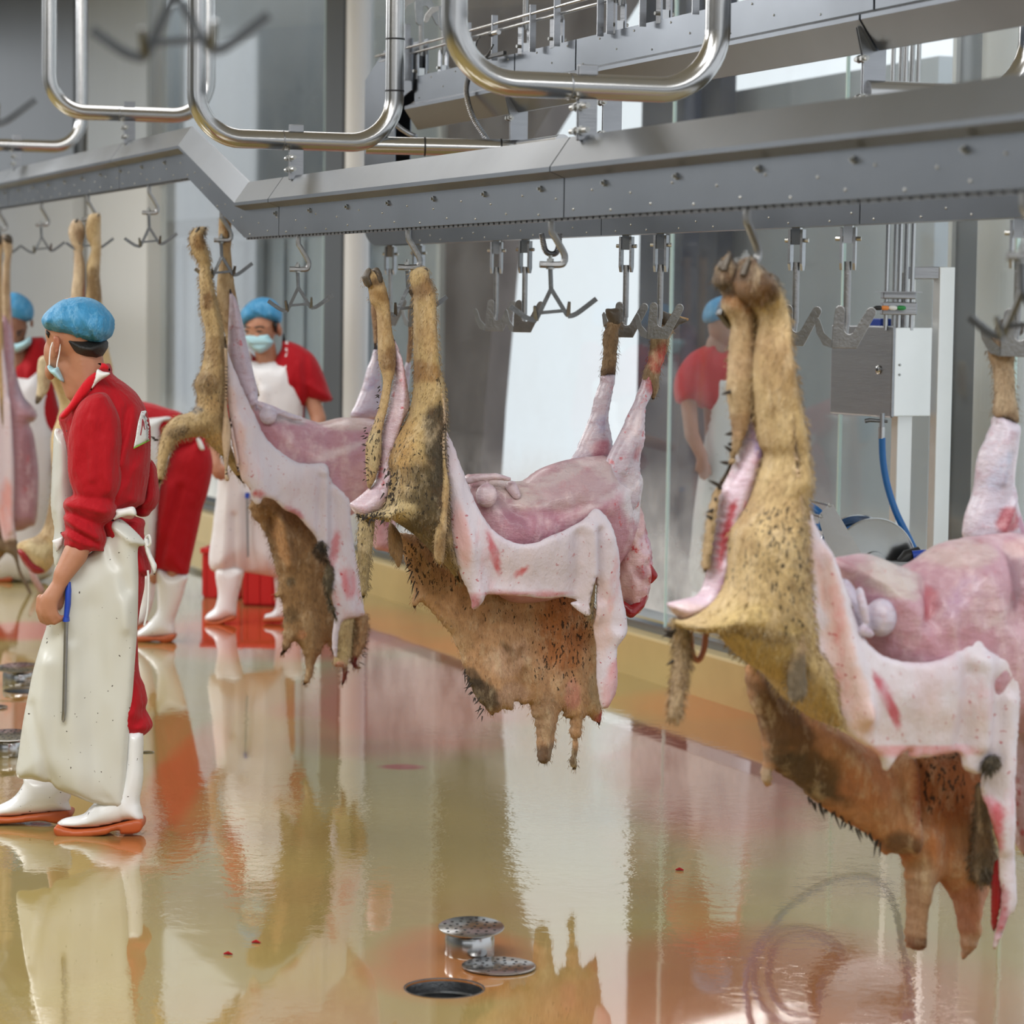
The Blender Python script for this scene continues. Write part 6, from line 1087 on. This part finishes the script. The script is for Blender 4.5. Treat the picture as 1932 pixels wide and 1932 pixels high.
sk = thing('sharpening_steel', 'long sharpening steel with a blue handle in the right hand of the man in front', 'tool', X(125, 1175, .19))
MB().tube([X(130, 1098, .17), X(129, 1115, .175), X(128, 1140, .175), X(125, 1165, .18)], [.009, .014, .014, .012], 16, flat=.7).build('handle', M['bluepl'], sk, smooth=True)
MB().tube([X(125, 1164, .18), X(125, 1172, .18)], [.02, .022], 16, flat=.5).build('guard', M['bluepl'], sk, smooth=True)
MB().tube([X(125, 1172, .18), X(121, 1340, .165), X(119.5, 1358, .163), X(119, 1363, .163)], [.0068, .0068, .006, .002], 14).build('rod', M['steel'], sk, smooth=True)

# ---- masked man facing us behind the second carcass
g = floor_at(415, 1177); YM = g.y + .07; pl = Plane((0, YM, 0), (0, -1, 0))
p2_ = thing('person', 'masked man in blue cap facing us, looking down behind the carcass left of centre', 'person', Vector((at(490, 900, YM).x, YM, 0)))
def X(px, py, w=0): return pl(px, py, w)
bd = organic('body', [('e', X(492, 618, .02), (.082, .092, .10)), ('e', X(489, 645, .05), (.058, .06, .055)), [(X(486, 626, .098), .009), (X(485, 636, .108), .010)],
    ('e', X(528, 625, .0), (.014, .016, .03)), ('e', X(455, 628, .0), (.014, .016, .03)), ('e', X(477, 616, .098), (.020, .007, .005)), ('e', X(502, 616, .098), (.020, .007, .005)),
    [(X(500, 655), .058), (X(505, 700), .062)], [(X(505, 700), .06), (X(505, 780), .085), (X(500, 950), .08)], [(X(560, 712), .045), (X(588, 752), .043), (X(601, 790, .03), .042), (X(590, 830, .10), .038), (X(530, 850, .2), .03)],
    [(X(450, 712), .045), (X(420, 770), .043), (X(398, 840, .05), .042), (X(408, 878, .12), .030), (X(412, 890, .13), .026)],
    [(X(404, 880, .13), .011), (X(402, 892, .135), .010), (X(408, 902, .13), .009)], [(X(410, 884, .14), .011), (X(410, 898, .14), .010), (X(417, 905, .13), .009)], [(X(416, 884, .14), .011), (X(418, 897, .14), .010), (X(424, 902, .13), .009)], [(X(414, 875, .12), .011), (X(424, 884, .14), .010), (X(428, 892, .14), .009)], [(X(421, 886, .13), .010), (X(424, 895, .13), .009), (X(429, 899, .12), .008)],
    [(X(465, 940), .06), (X(432, 1130), .035)], [(X(540, 940), .06), (X(545, 1130), .035)]], .007, 'skin', p2_, SKN, 4)
cap_part([(668, 745), (700, 690), (760, 640), (830, 622), (900, 635), (950, 680), (975, 740), (970, 800), (935, 812), (880, 818), (800, 822), (720, 828), (682, 820)], pl, .0, .11, p2_, ZH, feats=[('l', 690, 800, 965, 790, 10, -.008), ('l', 760, 700, 860, 760, 8, .008)])
for a in ([(690, 838), (720, 830), (750, 838), (748, 846), (718, 840), (692, 848)], [(790, 836), (830, 828), (860, 838), (858, 846), (828, 838), (792, 846)]): conform(pil('eyebrow', a, pl, 0, .002, None, 'hair', (20, 18, 16), p2_, z=ZH, step=2, base=.001), bd, pl.n, .001)
for a in ([(700, 866), (725, 862), (748, 870), (725, 876)], [(795, 866), (820, 862), (848, 868), (820, 876)]): conform(pil('closed_eye', a, pl, 0, .002, None, 'hair', (20, 18, 16), p2_, z=ZH, step=2, base=.001), bd, pl.n, .001)
pil('sideburn', [(900, 812), (945, 802), (940, 870), (925, 880), (918, 840)], pl, .03, .06, None, 'hair', (20, 18, 16), p2_, z=ZH, step=3)
pil('face_mask', [(706, 905), (760, 895), (820, 893), (872, 890), (890, 920), (912, 948), (885, 990), (850, 1015), (818, 1030), (770, 1012), (730, 970), (712, 940)], pl, .075, .055, 9, 'mask', (168, 208, 218), p2_, z=ZH, step=3, feats=[('l', 720, 950, 890, 940, 5, .005), ('l', 730, 975, 880, 970, 5, -.005)])
pil('shirt', [(982, 878), (1000, 940), (1040, 945), (1120, 980), (1200, 1040), (1250, 1120), (1290, 1220), (1330, 1330), (1345, 1370), (1300, 1385), (1230, 1390), (1155, 1402), (1140, 1480), (1140, 1700), (1130, 1950), (640, 1950), (600, 1700), (560, 1500), (560, 1300), (600, 1100), (640, 1020), (705, 985), (760, 1040), (820, 1085), (900, 1075), (960, 1010), (975, 940)], pl, -.02, .12, 60, 'cloth', REDC, p2_, z=ZH, step=5, feats=[('l', 1150, 1050, 1180, 1380, 12, -.012), ('l', 1100, 1100, 1130, 1400, 10, .014), ('l', 1180, 1250, 1320, 1350, 9, .010), ('l', 990, 900, 960, 1060, 8, .02), ('l', 720, 1000, 790, 1080, 8, .02)], wr=(.005, 16))
pil('apron', [(726, 1010), (742, 1010), (765, 1080), (830, 1090), (900, 1080), (975, 1095), (985, 1040), (1000, 950), (1015, 945), (1038, 1030), (1040, 1078), (1102, 1095), (1095, 1120), (1060, 1125), (1100, 1210), (1125, 1350), (1125, 1450), (1110, 1600), (1080, 1900), (1040, 2300), (1000, 2690), (940, 2665), (860, 2650), (700, 2625), (455, 2605), (470, 2300), (500, 2050), (520, 1850), (600, 1500), (690, 1200), (710, 1060)], pl, .02, .11, 60, 'vinyl', (232, 230, 232), p2_, z=ZH, hem=True, base=.004, step=6, feats=[('l', 600, 1900, 560, 2600, 25, .02), ('l', 720, 1900, 740, 2620, 25, -.02), ('l', 860, 1300, 870, 2600, 25, .016), ('l', 640, 2200, 640, 2600, 12, -.016)], wr=(.008, 40))
pil('face_ear', [(938, 812), (955, 808), (962, 830), (955, 870), (940, 885), (930, 850)], pl, .02, .03, None, 'skin', (186, 120, 92), p2_, z=ZH, step=3)
boot([(409, 1072), (458, 1072), (456, 1100), (450, 1122), (447, 1140), (444, 1162), (430, 1166), (415, 1172), (398, 1174), (388, 1170), (387, 1164), (394, 1156), (403, 1149), (408, 1138), (411, 1120)], [(388, 1169), (400, 1172), (416, 1170), (430, 1164), (444, 1160), (443, 1168), (428, 1172), (414, 1177), (392, 1177)], pl, .06, .05, p2_, (0, 0, 1))
boot([(520, 1072), (570, 1072), (568, 1120), (566, 1160), (550, 1166), (505, 1170), (500, 1160), (520, 1145)], [(502, 1165), (550, 1162), (566, 1158), (565, 1168), (504, 1172)], pl, .0, .05, p2_, (0, 0, 1))
sk = thing('sharpening_steel', 'thin sharpening steel hanging before the apron of the masked man facing us', 'tool', X(467, 1000, .15))
MB().tube([X(467, 930, .14), X(466, 940, .145)], .012, 12).build('handle', M['bluepl'], sk, smooth=True); MB().tube([X(466, 940, .145), X(468, 1050, .15)], .0055, 10).build('rod', M['steel'], sk, smooth=True)

# ---- man bending over behind the walking man
g = floor_at(300, 1211); YM = g.y + .06; pl = Plane((0, YM, 0), (0, -1, 0))
p3_ = thing('person', 'man in red trousers and white boots bending forward behind the man in front', 'person', Vector((g.x, YM, 0)))
def X(px, py, w=0): return pl(px, py, w)
bd = organic('body', [[(X(358, 850), .07), (X(300, 808), .07), (X(240, 790), .07)], [(X(240, 790), .05), (X(205, 810), .05)], ('e', X(180, 822), (.085, .08, .10)), [(X(250, 800, .1), .045), (X(240, 880, .12), .04), (X(230, 960, .12), .034)], ('e', X(228, 985, .12), (.025, .02, .05)),
    [(X(362, 870, .03), .07), (X(345, 980, .03), .05), (X(325, 1090, .05), .035), (X(315, 1180, .05), .03)], [(X(355, 870, -.03), .06), (X(325, 980, -.03), .04), (X(290, 1090, -.08), .035)]], .009, 'skin', p3_, SKN, 4)
cap_part([(150, 790), (185, 770), (215, 785), (218, 820), (200, 850), (165, 850), (148, 825)], pl, .0, .10, p3_, (0, 0, 1))
pil('shirt', [(215, 770), (245, 752), (268, 757), (290, 762), (315, 770), (340, 778), (372, 800), (390, 826), (384, 845), (330, 850), (300, 830), (260, 830), (230, 830), (212, 800)], pl, -.01, .13, None, 'cloth', REDC, p3_, step=5, wr=(.006, 16))
pil('apron', [(262, 786), (285, 785), (320, 784), (326, 792), (310, 800), (306, 830), (312, 870), (306, 900), (302, 950), (298, 1000), (292, 1060), (291, 1084), (272, 1084), (265, 1060), (262, 900), (255, 820)], pl, .06, .09, 20, 'vinyl', (226, 228, 230), p3_, hem=True, base=.004, step=5, wr=(.004, 20))
pil('trousers', [(318, 866), (330, 845), (363, 826), (387, 826), (396, 845), (401, 870), (400, 893), (392, 930), (382, 960), (376, 990), (367, 1030), (360, 1060), (354, 1084), (338, 1086), (318, 1080), (297, 1074), (290, 1066), (292, 1000), (294, 950), (300, 915), (313, 883)], pl, .03, .105, 45, 'cloth', (172, 14, 28), p3_, hem=True, base=.004, step=5, feats=[('l', 342, 920, 300, 1070, 6, -.02), ('l', 330, 920, 310, 1000, 10, .02), ('l', 372, 960, 355, 1060, 6, -.01)], wr=(.005, 22))
pil('apron_tie', [(370, 828), (378, 828), (386, 846), (382, 850), (376, 846)], pl, .12, .008, None, 'strap', (232, 232, 232), p3_, step=3)
boot([(297, 1074), (320, 1080), (353, 1084), (350, 1105), (343, 1130), (334, 1156), (329, 1172), (329, 1198), (300, 1202), (262, 1205), (259, 1193), (272, 1182), (288, 1166), (297, 1150), (297, 1120)], [(260, 1200), (300, 1200), (329, 1195), (329, 1206), (312, 1211), (296, 1207), (262, 1210)], pl, .05, .05, p3_, (0, 0, 1))
boot([(266, 1085), (292, 1085), (290, 1130), (276, 1170), (262, 1182), (235, 1184), (232, 1174), (250, 1160), (262, 1140)], [(232, 1178), (262, 1180), (276, 1172), (276, 1186), (234, 1188)], pl, -.10, .05, p3_, (0, 0, 1))

# ---- masked man behind the carcass at the left edge
YM = hook_pos[-7].y + .75; pl = Plane((0, YM, 0), (0, -1, 0))
DY = next(q for q in range(1300, 900, -1) if floor_at(40, q).y >= YM) - 1169
def sh(P_): return [(a, b + DY) for a, b in P_]
p4_ = thing('person', 'masked man in blue cap at the far left, looking down, partly hidden by a carcass', 'person', Vector((at(22, 900, YM).x, YM, 0)))
def X(px, py, w=0): return pl(px, py, w)
bd = organic('body', [('e', X(26, 618, .02), (.078, .09, .10)), ('e', X(26, 640, .045), (.055, .058, .055)), [(X(31, 624, .098), .009), (X(32, 634, .106), .010)], ('e', X(60, 610, .0), (.012, .016, .028)), ('e', X(44, 621, .094), (.018, .007, .005)),
    [(X(35, 650), .056), (X(35, 700), .06)], [(X(30, 705), .06), (X(28, 780), .085), (X(26, 950), .08)], [(X(80, 722), .04), (X(98, 775), .036), (X(104, 850, .02), .034), (X(112, 890, .06), .03)], ('e', X(114, 905, .08), (.022, .02, .035)),
    [(X(-20, 720), .055), (X(-50, 800), .045)], [(X(10, 950), .06), (X(5, 1070), .035)], [(X(50, 950), .06), (X(62, 1070), .035)]], .009, 'skin', p4_, SKD, 4)
cap_part([(-12, 585), (-6, 565), (10, 554), (30, 552), (48, 560), (60, 573), (64, 588), (62, 600), (55, 606), (38, 612), (15, 613), (-4, 608), (-12, 598)], pl, .0, .105, p4_, (0, 0, 1), feats=[('l', 20, 578, 62, 584, 3, .008)])
conform(pil('eyebrow', [(210, 622), (260, 600), (285, 602), (262, 616), (215, 634)], pl, 0, .002, None, 'hair', (20, 18, 16), p4_, z=ZC, step=2, base=.001), bd, pl.n, .001)
conform(pil('closed_eye', [(205, 655), (240, 636), (262, 640), (235, 656)], pl, 0, .002, None, 'hair', (20, 18, 16), p4_, z=ZC, step=2, base=.001), bd, pl.n, .001)
pil('face_mask', [(110, 740), (200, 742), (260, 720), (335, 672), (345, 742), (290, 800), (205, 850), (150, 845), (110, 810)], pl, .075, .055, 9, 'mask', (168, 208, 218), p4_, z=ZC, step=3)
pil('shirt', [(-40, 690), (-10, 655), (10, 665), (30, 680), (46, 668), (56, 640), (70, 636), (86, 641), (96, 690), (104, 740), (116, 790), (116, 816), (102, 830), (100, 900), (-40, 900), (-60, 800)], pl, -.02, .12, 50, 'cloth', (160, 14, 26), p4_, step=5, wr=(.005, 16))
pil('apron', [(-20, 700), (20, 699), (62, 698), (64, 668), (67, 652), (74, 672), (80, 700), (92, 725), (93, 760), (97, 790), (104, 830), (102, 880), (98, 940), (90, 1000), (98, 1060), (98, 1085), (60, 1100), (20, 1096), (-60, 1100), (-60, 900), (-50, 760)], pl, .02, .11, 50, 'vinyl', (228, 228, 232), p4_, hem=True, base=.004, step=6, wr=(.008, 40))
boot(sh([(-10, 1100), (30, 1100), (28, 1150), (20, 1164), (-26, 1168), (-30, 1158), (-10, 1145)]), sh([(-28, 1163), (20, 1160), (20, 1170), (-28, 1172)]), pl, .04, .05, p4_, (0, 0, 1))
boot(sh([(52, 1095), (88, 1095), (86, 1140), (84, 1158), (50, 1164), (40, 1158), (52, 1145)]), sh([(42, 1160), (84, 1155), (84, 1164), (42, 1168)]), pl, .0, .05, p4_, (0, 0, 1))

# ---- worker beyond the glass
a = wall_t(1325, .75); gp = Wa + Wn * .75 + Wd * a; YM = gp.y; pl = Plane((0, YM, 0), (0, -1, 0))
p5_ = thing('person', 'blurred worker in red shirt and white apron standing beyond the glass pane', 'person', Vector((gp.x, YM, 0)))
def X(px, py, w=0): return pl(px, py, w)
kk = .95
bd = organic('body', [('e', X(1365, 612, .0), (.078, .09, .11)), [(X(1352, 650), .055), (X(1345, 690), .06)], [(X(1345, 690), .07), (X(1360, 800), .085), (X(1360, 950), .08)], [(X(1308, 700, .03), .045), (X(1300, 765, .04), .043), (X(1305, 820, .1), .038), (X(1325, 862, .14), .030)], [(X(1325, 865, .14), .03), (X(1328, 885, .14), .026)],
    [(X(1320, 885, .14), .011), (X(1322, 902, .14), .009)], [(X(1328, 887, .15), .011), (X(1329, 905, .15), .009)], [(X(1335, 885, .14), .011), (X(1335, 902, .14), .009)], [(X(1317, 872, .14), .011), (X(1312, 888, .14), .009)], [(X(1340, 880, .13), .010), (X(1341, 895, .13), .009)],
    [(X(1345, 950), .06), (X(1335, 1130), .035)], [(X(1385, 950), .06), (X(1390, 1130), .035)], [(X(1400, 700), .055), (X(1420, 800), .04)]], .009, 'skin', p5_, (160, 120, 104), 4)
cap_part([(1325, 600), (1335, 572), (1365, 558), (1395, 568), (1408, 595), (1400, 608), (1340, 612)], pl, .0, .105, p5_, (0, 0, 1))
pil('shirt', [(1340, 648), (1350, 640), (1360, 660), (1400, 660), (1420, 700), (1420, 900), (1340, 900), (1335, 790), (1318, 768), (1290, 764), (1274, 756), (1272, 720), (1284, 690), (1305, 665)], pl, -.01, .12, 40, 'cloth', (186, 22, 40), p5_, step=6)
pil('apron', [(1340, 668), (1352, 690), (1362, 700), (1410, 705), (1420, 800), (1425, 1000), (1430, 1110), (1310, 1110), (1306, 1000), (1318, 900), (1335, 790)], pl, .02, .11, 40, 'vinyl', (228, 228, 230), p5_, hem=True, base=.004, step=7)
boot([(1318, 1100), (1352, 1100), (1350, 1160), (1346, 1180), (1300, 1184), (1302, 1172), (1318, 1155)], [(1300, 1178), (1346, 1176), (1346, 1186), (1300, 1188)], pl, .0, .05, p5_, (0, 0, 1))
boot([(1372, 1100), (1406, 1100), (1404, 1160), (1400, 1180), (1356, 1184), (1358, 1172), (1374, 1155)], [(1356, 1178), (1400, 1176), (1400, 1186), (1356, 1188)], pl, .0, .05, p5_, (0, 0, 1))
